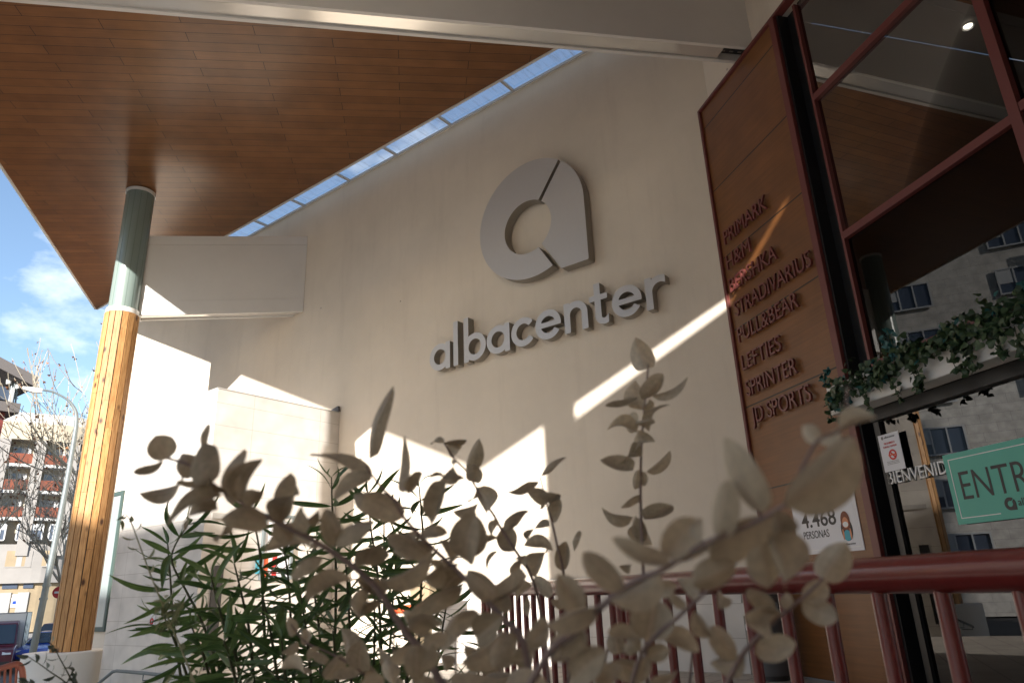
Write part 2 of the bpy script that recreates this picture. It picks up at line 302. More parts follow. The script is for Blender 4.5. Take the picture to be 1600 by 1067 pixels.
# ================================================================== logo wall
WT = 10.82
b = MB(); b.prism([(-24.6, D, STREET), (-3.0, D, STREET), (-3.0, D, WT), (-24.6, D, WT)], (0, .45, 0))
wall = b.build('logo_wall', M['stucco']); tag(wall, 'tall cream rendered wall carrying the big grey lettering, below the skylight strip', 'wall')
b = MB(); b.bx(-24.6, -3.3, D - .035, D + .03, WT + .001, WT + .03)
b.build('wall_coping', M['trim'], wall)
b = MB(); b.bx(-9.5, -3.37, D - .03, D, 0, 1.278)
b.build('stone_plinth', M['stone_x'], wall)
# window at the far end of the wall
w = thing('tall_window', (-22.6, D, .5), 'tall narrow window with dark teal frame in the white wall behind the timber column', 'window')
b = MB(); x0, x1, z0, z1 = -23.25, -22.06, .47, 4.36
for a in ((x0, x1, z0, z0 + .12), (x0, x1, z1 - .12, z1), (x0, x0 + .12, z0 + .12, z1 - .12), (x1 - .12, x1, z0 + .12, z1 - .12)):
    b.bx(a[0], a[1], D - .06, D - .002, a[2], a[3])
b.build('window_frame', M['teal'], w)
b = MB(); b.bx(x0 + .12, x1 - .12, D - .03, D - .004, z0 + .12, z1 - .12); b.build('pane', mat('frosted_window_glass', (0.27, 0.31, 0.31), 0.12, spec=0.8), w)
# ================================================================== stone block
sb = thing('stone_block', (-13.9, 8.4, STREET), 'low cream stone clad block standing against the logo wall', 'building')
bxr, byf, ztop = -12.293, 6.905, 4.965
b = MB(); b.add([(bxr, byf, STREET), (bxr, D - .002, STREET), (bxr, D - .002, ztop), (bxr, byf, ztop)], [(0, 1, 2, 3)])
b.box8([Vector(p) for p in [(bxr, byf, STREET), (bxr, byf + .05, STREET), (bxr - .05, byf + .05, STREET), (bxr - .05, byf, STREET), (bxr, byf, ztop), (bxr, byf + .05, ztop), (bxr - .05, byf + .05, ztop), (bxr - .05, byf, ztop)]]) if False else None
b.build('side_wall', M['stone_y'], sb)
b = MB(); b.add([(bxr, byf, STREET), (-15.54, byf, STREET), (-15.54, byf, ztop), (bxr, byf, ztop)], [(0, 1, 2, 3)])
b.add([(-15.54, byf, STREET), (-15.54, D - .002, STREET), (-15.54, D - .002, ztop), (-15.54, byf, ztop)], [(0, 1, 2, 3)])
b.build('front_wall', M['stone_x'], sb)
b = MB(); b.add([(bxr, byf, ztop), (-15.54, byf, ztop), (-15.54, D - .002, ztop), (bxr, D - .002, ztop)], [(0, 1, 2, 3)])
b.bx(bxr - .02, bxr + .008, byf - .008, D - .01, ztop - .0, ztop + .025); b.bx(-15.55, bxr - .021, byf - .008, byf + .03, ztop - .0, ztop + .025)
b.build('roof', M['concrete'], sb)
b = MB(); b.prism([(bxr + .05, D - .02, ztop + .03), (bxr - .5, D - .02, ztop + .03), (bxr + .02, D - .02, ztop + .15)], (0, -.06, 0)); b.build('lead_flashing', mat('lead_flashing', (.10, .10, .11), .5, metal=.3), sb)
# notice case and doorway on the right hand face (mostly behind the leaves)
def bxp(x, y, off=0): return onp(x, y, (1, 0, 0), bxr + off)
nc = thing('notice_case', tuple(bxp(455, 830)), 'wall notice case with illustrated poster on the stone block, seen between leaves', 'notice board')
a_, c_ = bxp(411, 803), bxp(451, 905); ya, yb = a_.y, c_.y + .02; zt, zb = a_.z, c_.z
b = MB()
for q in ((ya, yb, zb, zb + .05), (ya, yb, zt - .05, zt), (ya, ya + .05, zb + .05, zt - .05), (yb - .05, yb, zb + .05, zt - .05)): b.bx(bxr + .002, bxr + .07, q[0], q[1], q[2], q[3])
b.build('case_frame', M['greypole'], nc)
b = MB(); b.bx(bxr + .003, bxr + .04, ya + .05, yb - .05, zb + .05, zt - .05); ps_ = b.build('poster', M['paper'], nc)
for (px, py, w_, h_, mm) in ((418, 832, .30, .05, 'ink'), (424, 846, .30, .012, 'ink'), (398, 870, .10, .30, 'teeb'), (410, 872, .10, .34, 'orange'), (424, 868, .10, .36, 'redink'), (405, 895, .42, .02, 'ink'), (405, 899, .36, .015, 'ink')):
    q = bxp(px, py); b = MB(); b.bx(bxr + .041, bxr + .045, q.y, q.y + w_, q.z - h_, q.z); b.build('printed_figure' if h_ > .2 else 'printed_line', M[mm], ps_)
dw = thing('doorway', tuple(bxp(430, 915)), 'recessed doorway with pale lintel in the side of the stone block', 'door')
b = MB(); b.bx(bxr + .003, bxr + .05, 7.02, 9.3, 2.56, 2.66); b.build('lintel', M['concrete'], dw)
b = MB(); b.bx(bxr + .003, bxr + .03, 7.15, 7.35, 0.05, 1.75); b.bx(bxr + .003, bxr + .03, 8.5, 8.62, 1.9, 2.5); b.build('jamb', M['plastic'], dw)
# security notice on the front face, handrail
def byp(x, y, off=0): return onp(x, y, (0, 1, 0), byf - off)
def plate(name, p0, p1, d, m, parent=None, out=.01):
    b = MB(); b.box(p0, (p1.x - p0.x, 0, 0), (0, -out, 0), (0, 0, p1.z - p0.z)); return b.build(name, m, parent)
p0, p1 = byp(233, 985, .003), byp(244, 955, .003)
sn = thing('small_notice', tuple(p0), 'small white notice with red symbol low on the pale stone wall', 'sign')
plate('board', p0, p1, 0, M['paper'], sn)
b = MB(); cx, cz = (p0.x + p1.x) / 2, (p0.z + p1.z) / 2
pts = [Vector((cx + .045 * math.cos(t), byf - .02, cz + .045 * math.sin(t))) for t in [i * math.pi / 8 for i in range(17)]]
b.tube(pts, .012, 6); b.build('symbol', M['redink'], sn)
hr = thing('handrail', (-14, byf - .25, 0), 'slim grey steel handrail along the foot of the stone block', 'handrail')
P = lambda x, y: onp(x, y, (0, 1, 0), byf - .22)
b = MB(); b.tube([P(140, 1090), P(153, 1068), P(176, 1049), P(182, 1047.5), P(225, 1051), P(290, 1058)], .028, 10); b.build('rail', M['greypole'], hr, smooth=True)
for px in (224, 285):
    b = MB(); q = P(px, 1053); b.tube([q, q + Vector((0, 0, -.1)), q + Vector((0, .2, -.1))], .012, 6); b.build('bracket', M['greypole'], hr)
# ================================================================== canopy
SG = 0.045; SY = 9.28
def cz(y): return WT + SG * (y - SY)
def cpt(x, y): return onp(x, y, (0, -SG, 1), WT - SG * SY)
T0 = cpt(155, 490); T1 = cpt(0, 250)
fd = (T1 - T0); fd.z = 0; fd.normalize()
# outer corner of the canopy: where the shadow on the wall turns up
V0 = mw(750, 716); n1 = ray(0, 250).cross(ray(155, 490)); sdir = -SUN / SUN.y * -1
sd = SUN / (-SUN.y)                        # towards the sun, unit step in -y
k = (n1.dot(C - V0)) / n1.dot(sd); KX = V0 + sd * k
kk = (KX - T0).xy.length; K = Vector((KX.x, KX.y, cz(KX.y)))
U0 = mw(1140, 460); k2 = (WT - SG * SY + SG * U0.y - U0.z) / (sd.z + SG); Q = U0 + sd * k2; Q.z = cz(Q.y)
edge2 = (Q - K); edge2.z = 0; edge2.normalize()
# run that edge on to the entrance wall
s_ = (DR + .35 - Q.dot(NR)) / edge2.dot(NR); E2 = Q + edge2 * s_; E2.z = cz(E2.y)
TL = T0 + fd * ((SY - T0.y) / fd.y) if abs(fd.y) > 1e-6 else T0
TL = Vector((TL.x, SY, cz(SY)))
NC = Vector((-2.1, SY, cz(SY)))           # by the corner of logo wall and entrance wall
poly = [TL, Vector((K.x, K.y, cz(K.y))), E2, NC]
cn = thing('canopy', (-10, 4, 10.6), 'large flat entrance canopy with brown wood plank ceiling held on round columns', 'canopy')
b = MB(); b.prism(poly, (0, 0, .10)); b.build('plank_ceiling', M['ceil'], cn)
b = MB(); b.prism([p + Vector((0, 0, .11)) for p in poly], (0, 0, .45)); b.build('roof_slab', M['trim'], cn)
b = MB()
for p, q in ((poly[0], poly[1]), (poly[1], poly[2])):
    d = (q - p).normalized(); n = Vector((d.y, -d.x, 0)).normalized()
    b.box(p - Vector((0, 0, .03)), q - p, n * .05, (0, 0, .62))
p, q = poly[0], poly[3]; b.box(p + Vector((0, .0, -.025)), q - p, (0, .04, 0), (0, 0, .62))
b.build('edge_trim', M['trim'], cn)
# skylight strip
sk = thing('skylight', (-14, 9.55, WT + .1), 'long narrow glazed skylight strip between the plank ceiling and the cream wall', 'skylight')
mxs_ = [mw(px, py).x for px, py in [(804, 139), (707, 193), (622, 240), (549, 283), (478, 321), (420, 357)]]
mxs_ = [mxs_[0] + 3.45, mxs_[0] + 1.75] + mxs_ + [mxs_[-1] - 1.7 * i for i in range(1, 6)]
zs = WT + .0
b = MB(); b.add([(-25.0, SY + .04, zs + .06), (-3.0, SY + .04, zs + .06), (-3.0, D + .05, zs + .06), (-25.0, D + .05, zs + .06)], [(0, 1, 2, 3)])
b.build('pane', M['skyglass'], sk)
b = MB(); b.bx(-25, -3, D - .060, D - .038, WT - .01, zs + .05); b.bx(-25, -3, SY + .042, SY + .062, WT - .01, zs + .05)
for x in mxs_: b.bx(x - .028, x + .028, SY + .063, D - .061, WT + .0, zs + .05)
b.build('mullion', mat('skylight_bar', (.50, .48, .46), .5), sk)
# ================================================================== beams
BS = 0.0915
nB = Vector((-BH.y, BH.x, 0))
def beam(name, P0, L0, L1, label, cavity=None, width=.335, hb=2.07):
    """P0: near bottom edge point; L0..L1 distances along BH"""
    o = thing('roof_beam', tuple(P0), label, 'beam', 'white box beams under the canopy')
    B = BH + Vector((0, 0, BS)); W = nB * width
    def seg(l0, l1, z0, z1, w0, w1, mb):
        a = P0 + B * l0; c = P0 + B * l1
        mb.box8([a + nB * w0 + Vector((0, 0, z0)), c + nB * w0 + Vector((0, 0, z0)), c + nB * w1 + Vector((0, 0, z0)), a + nB * w1 + Vector((0, 0, z0)),
                 a + nB * w0 + Vector((0, 0, z1)), c + nB * w0 + Vector((0, 0, z1)), c + nB * w1 + Vector((0, 0, z1)), a + nB * w1 + Vector((0, 0, z1))])
    m = MB(); seg(L0, L1, .36, hb - .24, 0, .03, m); seg(L0, L1, .36, hb - .24, width - .03, width, m); m.build('web', M['white'], o)
    m = MB(); seg(L0, L1, hb - .235, hb, -.006, width + .006, m); m.build('top_band', M['white'], o)
    m = MB(); seg(L0, L1, 0, .355, -.008, .045, m); seg(L0, L1, 0, .355, width - .045, width + .008, m); m.build('bottom_band', M['white'], o)
    m = MB(); e = L1 if cavity is None else L1 - cavity; seg(L0, e, .03, .06, .047, width - .047, m); m.build('underside_panel', M['whiteglossy'], o)
    if cavity:
        m = MB(); seg(e, L1, .13, .16, .047, width - .047, m); m.build('dark_cavity', M['plastic'], o)
        m = MB()
        for i in range(4):
            for w_ in (.11, .22): seg(e + .06 + i * .14, e + .12 + i * .14, .12, .129, w_, w_ + .025, m)
        m.build('perforated_plate', M['steelside'], o)
    m = MB(); seg(L0 - .03, L0, -.02, hb + .02, -.02, width + .02, m); m.build('end_trim', M['trim'], o)
    return o
b2 = mw(474, 487)                                          # near bottom edge of the far beam meets the wall
b2L = -(onp(216, 492, nB, nB.dot(b2)) - b2).xy.length
beam('b', Vector(b2), b2L, -.01, 'short white box beam between the green column and the cream wall')
r1 = rw(0, 0); P1 = onp(1166, 75, NR, DR); P1 = Vector((P1.x, P1.y, P1.z))
c1 = Vector((-16.24, 6.6, 0)); c2 = Vector((-8.30, 1.19, 0)); c3 = Vector((-.34, -4.2, 0))
L2 = (c2 - P1).dot(BH) + .3
beam('b', P1, L2, .3, 'long white box beam crossing the top of the picture to the entrance wall', cavity=.62)
# ================================================================== columns
PINE = None
def pine():
    m = bpy.data.materials.new('pine_boards'); m.use_nodes = True; nt = m.node_tree; b = nt.nodes['Principled BSDF']; L = nt.links.new
    uv = nt.nodes.new('ShaderNodeUVMap'); uv.uv_map = 'boards'
    mp = nt.nodes.new('ShaderNodeMapping'); mp.inputs['Scale'].default_value = (1, .12, 1); L(uv.outputs[0], mp.inputs[0])
    n = nt.nodes.new('ShaderNodeTexNoise'); n.inputs['Scale'].default_value = 32; n.inputs['Detail'].default_value = 6; n.inputs['Distortion'].default_value = .6; L(mp.outputs[0], n.inputs['Vector'])
    c = nt.nodes.new('ShaderNodeValToRGB'); e = c.color_ramp.elements; e[0].position = .36; e[0].color = (.38, .185, .062, 1); e[1].position = .62; e[1].color = (.54, .295, .115, 1); L(n.outputs['Fac'], c.inputs[0])
    mp2 = nt.nodes.new('ShaderNodeMapping'); mp2.inputs['Scale'].default_value = (1, .62, 1); L(uv.outputs[0], mp2.inputs[0])
    v = nt.nodes.new('ShaderNodeTexVoronoi'); v.inputs['Scale'].default_value = 3.6; v.inputs['Randomness'].default_value = 1; L(mp2.outputs[0], v.inputs['Vector'])
    r = nt.nodes.new('ShaderNodeMapRange'); r.inputs['From Min'].default_value = .08; r.inputs['From Max'].default_value = .21; r.inputs['To Min'].default_value = 1; r.inputs['To Max'].default_value = 0; L(v.outputs['Distance'], r.inputs['Value'])
    x = nt.nodes.new('ShaderNodeMix'); x.data_type = 'RGBA'; x.inputs['B'].default_value = (.075, .028, .012, 1); L(r.outputs[0], x.inputs['Factor']); L(c.outputs[0], x.inputs['A'])
    a = nt.nodes.new('ShaderNodeAttribute'); a.attribute_name = 'tone'
    h = nt.nodes.new('ShaderNodeHueSaturation'); L(x.outputs['Result'], h.inputs['Color']); L(a.outputs['Fac'], h.inputs['Value']); L(h.outputs[0], b.inputs['Base Color'])
    b.inputs['Roughness'].default_value = .55; return m
PINE = pine()
def column():
    o = thing('canopy_column', tuple(c1 + Vector((0, 0, -.0))), 'round column, sage green above and pine boards below, on a white drum pedestal by the far beam', 'column', 'columns carrying the canopy')
    c = c1; top = cz(c.y) - .02
    b = MB(); b.cyl(c + Vector((0, 0, 7.56)), c + Vector((0, 0, top - .09)), .31, n=56, caps=False); b.build('metal_shaft', M['green'], o, smooth=True)
    b = MB()
    for i in range(14):
        a = 2 * math.pi * i / 14 + .1; u = Vector((math.cos(a), math.sin(a), 0)); t = Vector((-u.y, u.x, 0))
        b.box(c + u * .305 - t * .005 + Vector((0, 0, 7.57)), t * .010, u * .008, (0, 0, top - 7.68))
    b.build('shaft_seam', mat('seam_green', (.13, .18, .16), .5), o)
    b = MB(); b.cyl(c + Vector((0, 0, 7.44)), c + Vector((0, 0, 7.55)), .345, n=56); b.build('collar', M['trim'], o, smooth=True)
    b = MB(); b.cyl(c + Vector((0, 0, top - .085)), c + Vector((0, 0, top - .01)), .33, n=56); b.build('collar', M['trim'], o, smooth=True)
    # boards: 16 staves, each split once at its own height
    rr = random.Random(3); vs = []; fs = []; tones = []; uvs = []; n = 16
    z0, z1 = .335, 7.43
    for i in range(n):
        a0 = 2 * math.pi * (i + .065) / n; a1 = 2 * math.pi * (i + .935) / n
        cut = [z0, z0 + rr.uniform(1.5, 3.6), z1 - rr.uniform(1.4, 3.0), z1]
        for s in range(3):
            t = rr.uniform(.78, 1.14); za, zb = cut[s] + (.004 if s else 0), cut[s + 1]; q = len(vs); du = rr.uniform(0, 50)
            ro = .360 + rr.uniform(-.004, .004); ri = .33
            for z in (za, zb):
                for r_, a in ((ri, a0), (ro, a0), (ro, a1), (ri, a1)): vs.append(c + Vector((r_ * math.cos(a), r_ * math.sin(a), z)))
            fs += [(q + 1, q + 2, q + 6, q + 5), (q, q + 1, q + 5, q + 4), (q + 2, q + 3, q + 7, q + 6), (q + 4, q + 5, q + 6, q + 7), (q, q + 3, q + 2, q + 1)]
            tones += [t] * 5; w = .135
            f = [(du, za), (du + w, za), (du + w, zb), (du, zb)]
            for _ in range(5): uvs += f
    me = bpy.data.meshes.new('timber_cladding'); me.from_pydata([tuple(v) for v in vs], [], fs)
    at_ = me.attributes.new('tone', 'FLOAT', 'FACE'); at_.data.foreach_set('value', tones)
    ul = me.uv_layers.new(name='boards')
    for i, u in enumerate(uvs): ul.data[i].uv = u
    me.materials.append(PINE); link('timber_cladding', me, o)
    b = MB(); b.cyl(c + Vector((0, 0, .33)), c + Vector((0, 0, 7.42)), .332, n=32); b.build('inner_post', M['plastic'], o)
    b = MB(); pc = c + Vector((-.05, -.10, 0)); b.cyl(pc + Vector((0, 0, STREET)), pc + Vector((0, 0, .31)), .70, .70, n=64); b.cyl(pc + Vector((0, 0, .31)), pc + Vector((0, 0, .332)), .70, .685, n=64)
    b.build('pedestal', M['pedestal'], o, smooth=True)
    return o
col = column()
dup(col, tuple(c2), 'green and pine column just outside the left edge, carrying the long beam', rotz=.9)
dup(col, tuple(c3), 'green and pine column behind the viewer, next to the unseen shading wing', rotz=2.1)
# ================================================================== entrance wall, unseen shading wing
b = MB(); q0 = rw(-.25, 0, -.02); L_ = 12.5
b.box(rw(-.6, 8.49, -.12), RD * L_, NR * .5, (0, 0, cz(SY) - 8.49 - .02)); 
b.box(rw(-.6, 0, -.12), RD * .57, NR * .5, (0, 0, 8.49))
ew = b.build('entrance_wall', M['stucco']); tag(ew, 'cream wall surface above and behind the wood entrance panel', 'wall')
al_e = (E2 - J0).dot(RD)
g0 = Vector((1.05, -7.0, 0)); gd = Vector((.440, .898, 0)).normalized()
gk = (DR - .02 - g0.dot(NR)) / gd.dot(NR); g1 = g0 + gd * gk
b = MB(); b.prism([Vector((g0.x, g0.y, 0)), Vector((16, -9.5, 0)), Vector((16, 0, 0)), g1 + RD * 3, g1], (0, 0, 10.45))  # unseen wing, its outline set by the shadow it casts on the walls
qa = Q + edge2 * ((-2.2 - Q.y) / edge2.y); ga = g0 + gd * ((-2.2 - g0.y) / gd.y)
wg = b.build('shade_wing', M['stucco']); b = MB(); b.prism([Vector((p.x, p.y, 9.9)) for p in (qa + RD * .06, E2 + RD * .06, g1 + RD * .4, ga + RD * .4)], (0, 0, 1.4)); b.build('slit_block', M['trim'], wg); tag(wg, 'unseen cream wing, shaped to shade the entrance from the right', 'building')  # upper block added to stop the sun slit past the wood panel
b = MB(); b.prism([Vector((-24.6, D + .46, STREET)), Vector((-3.4, D + .46, STREET)), Vector((-3.4, 24, STREET)), Vector((-24.6, 24, STREET))], (0, 0, 8.0 - STREET))
bk = b.build('main_building', M['stucco']); tag(bk, 'plain bulk of the shopping centre behind the logo wall', 'building')

# ---- unseen houses behind the viewer, placed and sized to shade the street and the foot of the far column
for nm, x0, x1, y1, hh, lab in (('a', -6.0, 5.75, -33, 18.6, 'unseen cream house placed behind the viewer for shade, the lower of the two'), ('b', -21, -7, -35, 29, 'taller unseen grey house placed behind the viewer for shade, left of the cream one')):
    hb_ = thing('shade_house', ((x0 + x1) / 2, y1, STREET), lab, 'building', 'unseen houses placed for shade')
    b = MB(); b.bx(x0, x1, y1 - 10, y1, STREET, hh); b.build('wall', M['stucco'] if nm == 'a' else M['concrete'], hb_)
    for s in range(int(hh // 3.1)):
        for k_ in range(3):
            xx = x0 + (x1 - x0) * (k_ + .5) / 3; b = MB(); b.bx(xx - .8, xx + .8, y1 + .002, y1 + .06, 1 + 3.1 * s, 2.5 + 3.1 * s); b.build('window', M['carglass'], hb_)
# ================================================================== wood panel
MR = lambda al, z, off=0: Matrix((( RD.x, 0, -NR.x, rw(al, z, off).x), (RD.y, 0, -NR.y, rw(al, z, off).y), (0, 1, 0, z), (0, 0, 0, 1)))
MW = lambda x, z, off=0: Matrix(((1, 0, 0, x), (0, 0, -1, D - off), (0, 1, 0, z), (0, 0, 0, 1)))
pn = thing('store_directory', tuple(rw(1, 0)), 'tall wood plank panel in a dark red frame, carrying the list of store names', 'wall panel')
b = MB(); b.rbox(.055, 2.05, 0.02, 8.43, -.10, -.02); b.build('plank_facing', M['panel'], pn)
b = MB(); b.rbox(0, .055, 0, 8.49, -.10, .02); b.rbox(2.05, 2.16, 0, 8.44, -.10, .035); b.build('side_frame', M['dred'], pn, bevel=.004)
b = MB(); b.rbox(.055, 9.5, 8.43 + .012, 8.49, -.10, .02); b.build('top_frame', M['dred'], pn)
# ================================================================== glazed entrance
gl = thing('glazed_facade', tuple(rw(4.5, 3.4)), 'dark upper glazing with dark red bars above the entrance, reflecting the canopy and a house', 'glazing')
b = MB(); b.rbox(2.165, 2.40, 2.72, 8.43, -.26, -.17); b.rbox(2.165, 2.20, 0, 8.43, -.169, -.01); b.rbox(2.165, 2.30, 0, 2.715, -.26, -.17); b.build('dark_reveal', M['black'], gl)
b = MB(); b.rbox(2.41, 2.45, 3.36, 8.40, -.168, -.09)
for z in (4.93, 6.89): b.rbox(2.455, 4.665, z - .045, z + .045, -.165, -.085)
for z in (4.985, 6.94): b.rbox(4.775, 9.5, z - .045, z + .045, -.165, -.085)
b.rbox(4.67, 4.77, 3.36, 8.40, -.168, -.08); b.rbox(7.1, 7.2, 3.36, 8.40, -.168, -.08); b.build('red_bars', M['dred'], gl)
b = MB(); b.rbox(2.41, 9.5, 3.30, 3.355, -.168, -.075); b.build('sill', M['dred'], gl)
for a0, a1 in ((2.455, 4.665), (4.775, 7.095)):
    for z0, z1 in ((3.36, 4.88), (4.98, 6.84), (6.94, 8.42)):
        if a0 > 4: z0, z1 = (z0 + .055 if z0 > 3.5 else z0), min(z1 + .05, 8.42)
        b = MB(); b.add([rw(a0, z0, -.14), rw(a1, z0, -.14), rw(a1, z1, -.14), rw(a0, z1, -.14)], [(0, 1, 2, 3)]); b.build('pane', M['glass'], gl)
dr = thing('glass_door', tuple(rw(3.3, 0)), 'dark glazed entrance door and side light with welcome lettering and signs', 'door')
b = MB(); b.rbox(2.30, 9.5, 2.72, 2.845, -.20, -.05); b.rbox(2.305, 2.38, 0.1, 2.715, -.16, -.08); b.rbox(2.305, 9.5, 0, .10, -.16, -.08); b.rbox(4.55, 4.62, .105, 2.715, -.16, -.08); b.rbox(6.9, 7.0, .105, 2.715, -.16, -.08)
b.build('door_frame', M['black'], dr)
b = MB(); b.add([rw(2.38, .1, -.12), rw(9.5, .1, -.12), rw(9.5, 2.715, -.12), rw(2.38, 2.715, -.12)], [(0, 1, 2, 3)]); b.build('pane', M['doorglass'], dr)
lt = MB(); lt.rbox(2.04, 9.5, 2.85, 3.17, -.04, .22)
lt = lt.build('door_canopy_beam', M['white'], bevel=.006); tag(lt, 'pale grey lintel box above the entrance doors, draped with ivy', 'lintel')
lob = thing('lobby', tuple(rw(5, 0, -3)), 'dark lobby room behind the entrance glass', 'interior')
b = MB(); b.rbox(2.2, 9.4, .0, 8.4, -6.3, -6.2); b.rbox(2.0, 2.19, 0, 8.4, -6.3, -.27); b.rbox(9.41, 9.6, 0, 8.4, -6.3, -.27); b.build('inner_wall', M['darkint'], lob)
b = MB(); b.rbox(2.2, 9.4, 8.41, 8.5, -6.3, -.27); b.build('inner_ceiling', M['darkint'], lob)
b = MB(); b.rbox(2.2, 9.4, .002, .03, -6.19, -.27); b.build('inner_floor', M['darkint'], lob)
# ceiling downlight seen through the glass
q = onp(1512, 40, (0, 0, 1), 8.38)
dl = thing('ceiling_spotlight', tuple(q), 'small round lit spotlight in the lobby ceiling behind the glass', 'spotlight')
b = MB(); b.cyl(q + Vector((0, 0, .002)), q + Vector((0, 0, -.03)), .08, .08, 24, caps=False); b.build('rim', M['rim'], dl)
b = MB(); b.cyl(q + Vector((0, 0, -.004)), q + Vector((0, 0, -.02)), .058, .058, 24); b.build('bulb', emis('lit_lamp', (1, .93, .8), 6.0), dl)
# ================================================================== lettering
def ev(cu, M4, name, m, parent, sx=None, h=None):
    o = bpy.data.objects.new('tmp', cu); COL.objects.link(o)
    dg = bpy.context.evaluated_depsgraph_get(); dg.update()
    me = bpy.data.meshes.new_from_object(o.evaluated_get(dg)); bpy.data.objects.remove(o)
    v = np.zeros(len(me.vertices) * 3); me.vertices.foreach_get('co', v); v = v.reshape(-1, 3)
    if h:
        mn, mxx = v.min(0), v.max(0); v[:, 1] *= h / HREF[0]
        if sx: v[:, 0] = (v[:, 0] - mn[0]) * sx / (mxx[0] - mn[0])
    me.vertices.foreach_set('co', v.ravel()); me.transform(M4); me.materials.clear()
    for q in (m if isinstance(m, (list, tuple)) else [m]): me.materials.append(q)
    me.name = name
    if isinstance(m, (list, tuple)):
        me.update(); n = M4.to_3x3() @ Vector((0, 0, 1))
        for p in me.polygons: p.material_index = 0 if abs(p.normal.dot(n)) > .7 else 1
    return link(name, me, parent)
def text(s, M4, h, sx, m, name, parent=None, depth=.002, bold=0.0, spacing=1.0):
    cu = bpy.data.curves.new('t', 'FONT'); cu.body = s; cu.size = 1.0; cu.extrude = depth; cu.offset = bold; cu.space_character = spacing
    return ev(cu, M4, name, m, parent, sx, h)
HREF = [0.729]
def _cap():
    cu = bpy.data.curves.new('t', 'FONT'); cu.body = 'H'; o = bpy.data.objects.new('t', cu); COL.objects.link(o)
    dg = bpy.context.evaluated_depsgraph_get(); dg.update(); me = bpy.data.meshes.new_from_object(o.evaluated_get(dg)); h = max(v.co.y for v in me.vertices); bpy.data.objects.remove(o); return h
HREF[0] = _cap()
names = [('PRIMARK', .24, 1.35, 5.915, 'topmost'), ('H&M', .21, .84, 5.515, 'second from the top'), ('BERSHKA', .20, 1.37, 5.145, 'third from the top'), ('STRADIVARIUS', .24, 1.99, 4.755, 'fourth from the top and the longest'),
         ('PULL&BEAR', .22, 1.62, 4.36, 'fifth from the top'), ('LEFTIES', .21, 1.14, 3.945, 'sixth from the top'), ('SPRINTER', .22, 1.37, 3.565, 'seventh from the top'), ('JD SPORTS', .25, 1.54, 3.165, 'lowest')]
for s, a0, a1, z, w_ in names:
    o = text(s, MR(a0, z, .032), .215, (a1 - a0), [M['letter_red'], M['dred']], 'store_lettering', depth=.016, bold=.0)
    tag(o, 'raised dark red store name on the wood panel, %s of eight' % w_ if 'longest' not in w_ else 'longest raised dark red store name on the wood panel, fourth from the top', 'lettering', 'store names on the wood panel')
# ---- sdf glyphs for the big geometric lettering
def contours(f, x0, x1, y0, y1, h):
    xs = np.arange(x0, x1 + h, h); ys = np.arange(y0, y1 + h, h); XX, YY = np.meshgrid(xs, ys, indexing='ij'); G = f(XX, YY)
    G = np.where(np.abs(G) < 1e-6, 1e-6, G); segs = {}
    def lerp(i, j, k, l):
        a, b_ = G[i, j], G[k, l]; t = a / (a - b_); return (xs[i] + (xs[k] - xs[i]) * t, ys[j] + (ys[l] - ys[j]) * t)
    pts = {}; nxt = {}
    for i in range(len(xs) - 1):
        for j in range(len(ys) - 1):
            c = [(i, j), (i + 1, j), (i + 1, j + 1), (i, j + 1)]; s = [G[q] < 0 for q in c]
            if all(s) or not any(s): continue
            e = []
            for a in range(4):
                p, q = c[a], c[(a + 1) % 4]
                if s[a] != s[(a + 1) % 4]:
                    key = (min(p, q), max(p, q)); pts[key] = lerp(*p, *q); e.append((key, s[a]))
            if len(e) == 2: prs = [(e[0], e[1])]
            else: prs = [(e[0], e[1]), (e[2], e[3])] if G[c[0]] + G[c[1]] + G[c[2]] + G[c[3]] > 0 or True else []
            for p, q in prs:
                if p[1]: p, q = q, p        # orient
                nxt[p[0]] = q[0]
    loops = []; seen = set()
    for k0 in list(nxt):
        if k0 in seen: continue
        lp = []; k = k0
        while k in nxt and k not in seen: seen.add(k); lp.append(pts[k]); k = nxt[k]
        if len(lp) > 8: loops.append(lp)
    out = []
    for lp in loops:       # drop near collinear points
        r = []
        n = len(lp)
        for i in range(n):
            a, b_, c = np.array(lp[i - 1]), np.array(lp[i]), np.array(lp[(i + 1) % n])
            cr = abs(np.cross(b_ - a, c - b_)) / (np.linalg.norm(b_ - a) * np.linalg.norm(c - b_) + 1e-12)
            if cr > 0.004 or i % 6 == 0: r.append(lp[i])
        out.append(r)
    return out
def glyph(f, bb, h, depth, M4, name, m, parent):
    cu = bpy.data.curves.new('g', 'CURVE'); cu.dimensions = '2D'; cu.fill_mode = 'BOTH'; cu.extrude = depth / 2
    for lp in contours(f, *bb, h):
        sp = cu.splines.new('POLY'); sp.points.add(len(lp) - 1); sp.use_cyclic_u = True
        for i, p in enumerate(lp): sp.points[i].co = (p[0], p[1], 0, 1)
    return ev(cu, M4, name, m, parent)
mn_, mx_ = np.minimum, np.maximum
def circ(x, y, cx, cy, r): return np.hypot(x - cx, y - cy) - r
def ring(x, y, cx, cy, ro, ri): return mx_(circ(x, y, cx, cy, ro), -circ(x, y, cx, cy, ri))
def rect(x, y, x0, x1, y0, y1): return mx_(mx_(x0 - x, x - x1), mx_(y0 - y, y - y1))
def band(x, y, p, q, w):   # slab around the line p-q
    dx, dy = q[0] - p[0], q[1] - p[1]; l = math.hypot(dx, dy); return np.abs((x - p[0]) * dy / l - (y - p[1]) * dx / l) - w / 2
def half(x, y, p, q):      # <0 on the left of p->q
    dx, dy = q[0] - p[0], q[1] - p[1]; l = math.hypot(dx, dy); return ((x - p[0]) * dy - (y - p[1]) * dx) / l
EO = .26
mwf = lambda x, y: mw(x, y, EO + .0)
pp = lambda q: (mwf(*q).x, mwf(*q).z)
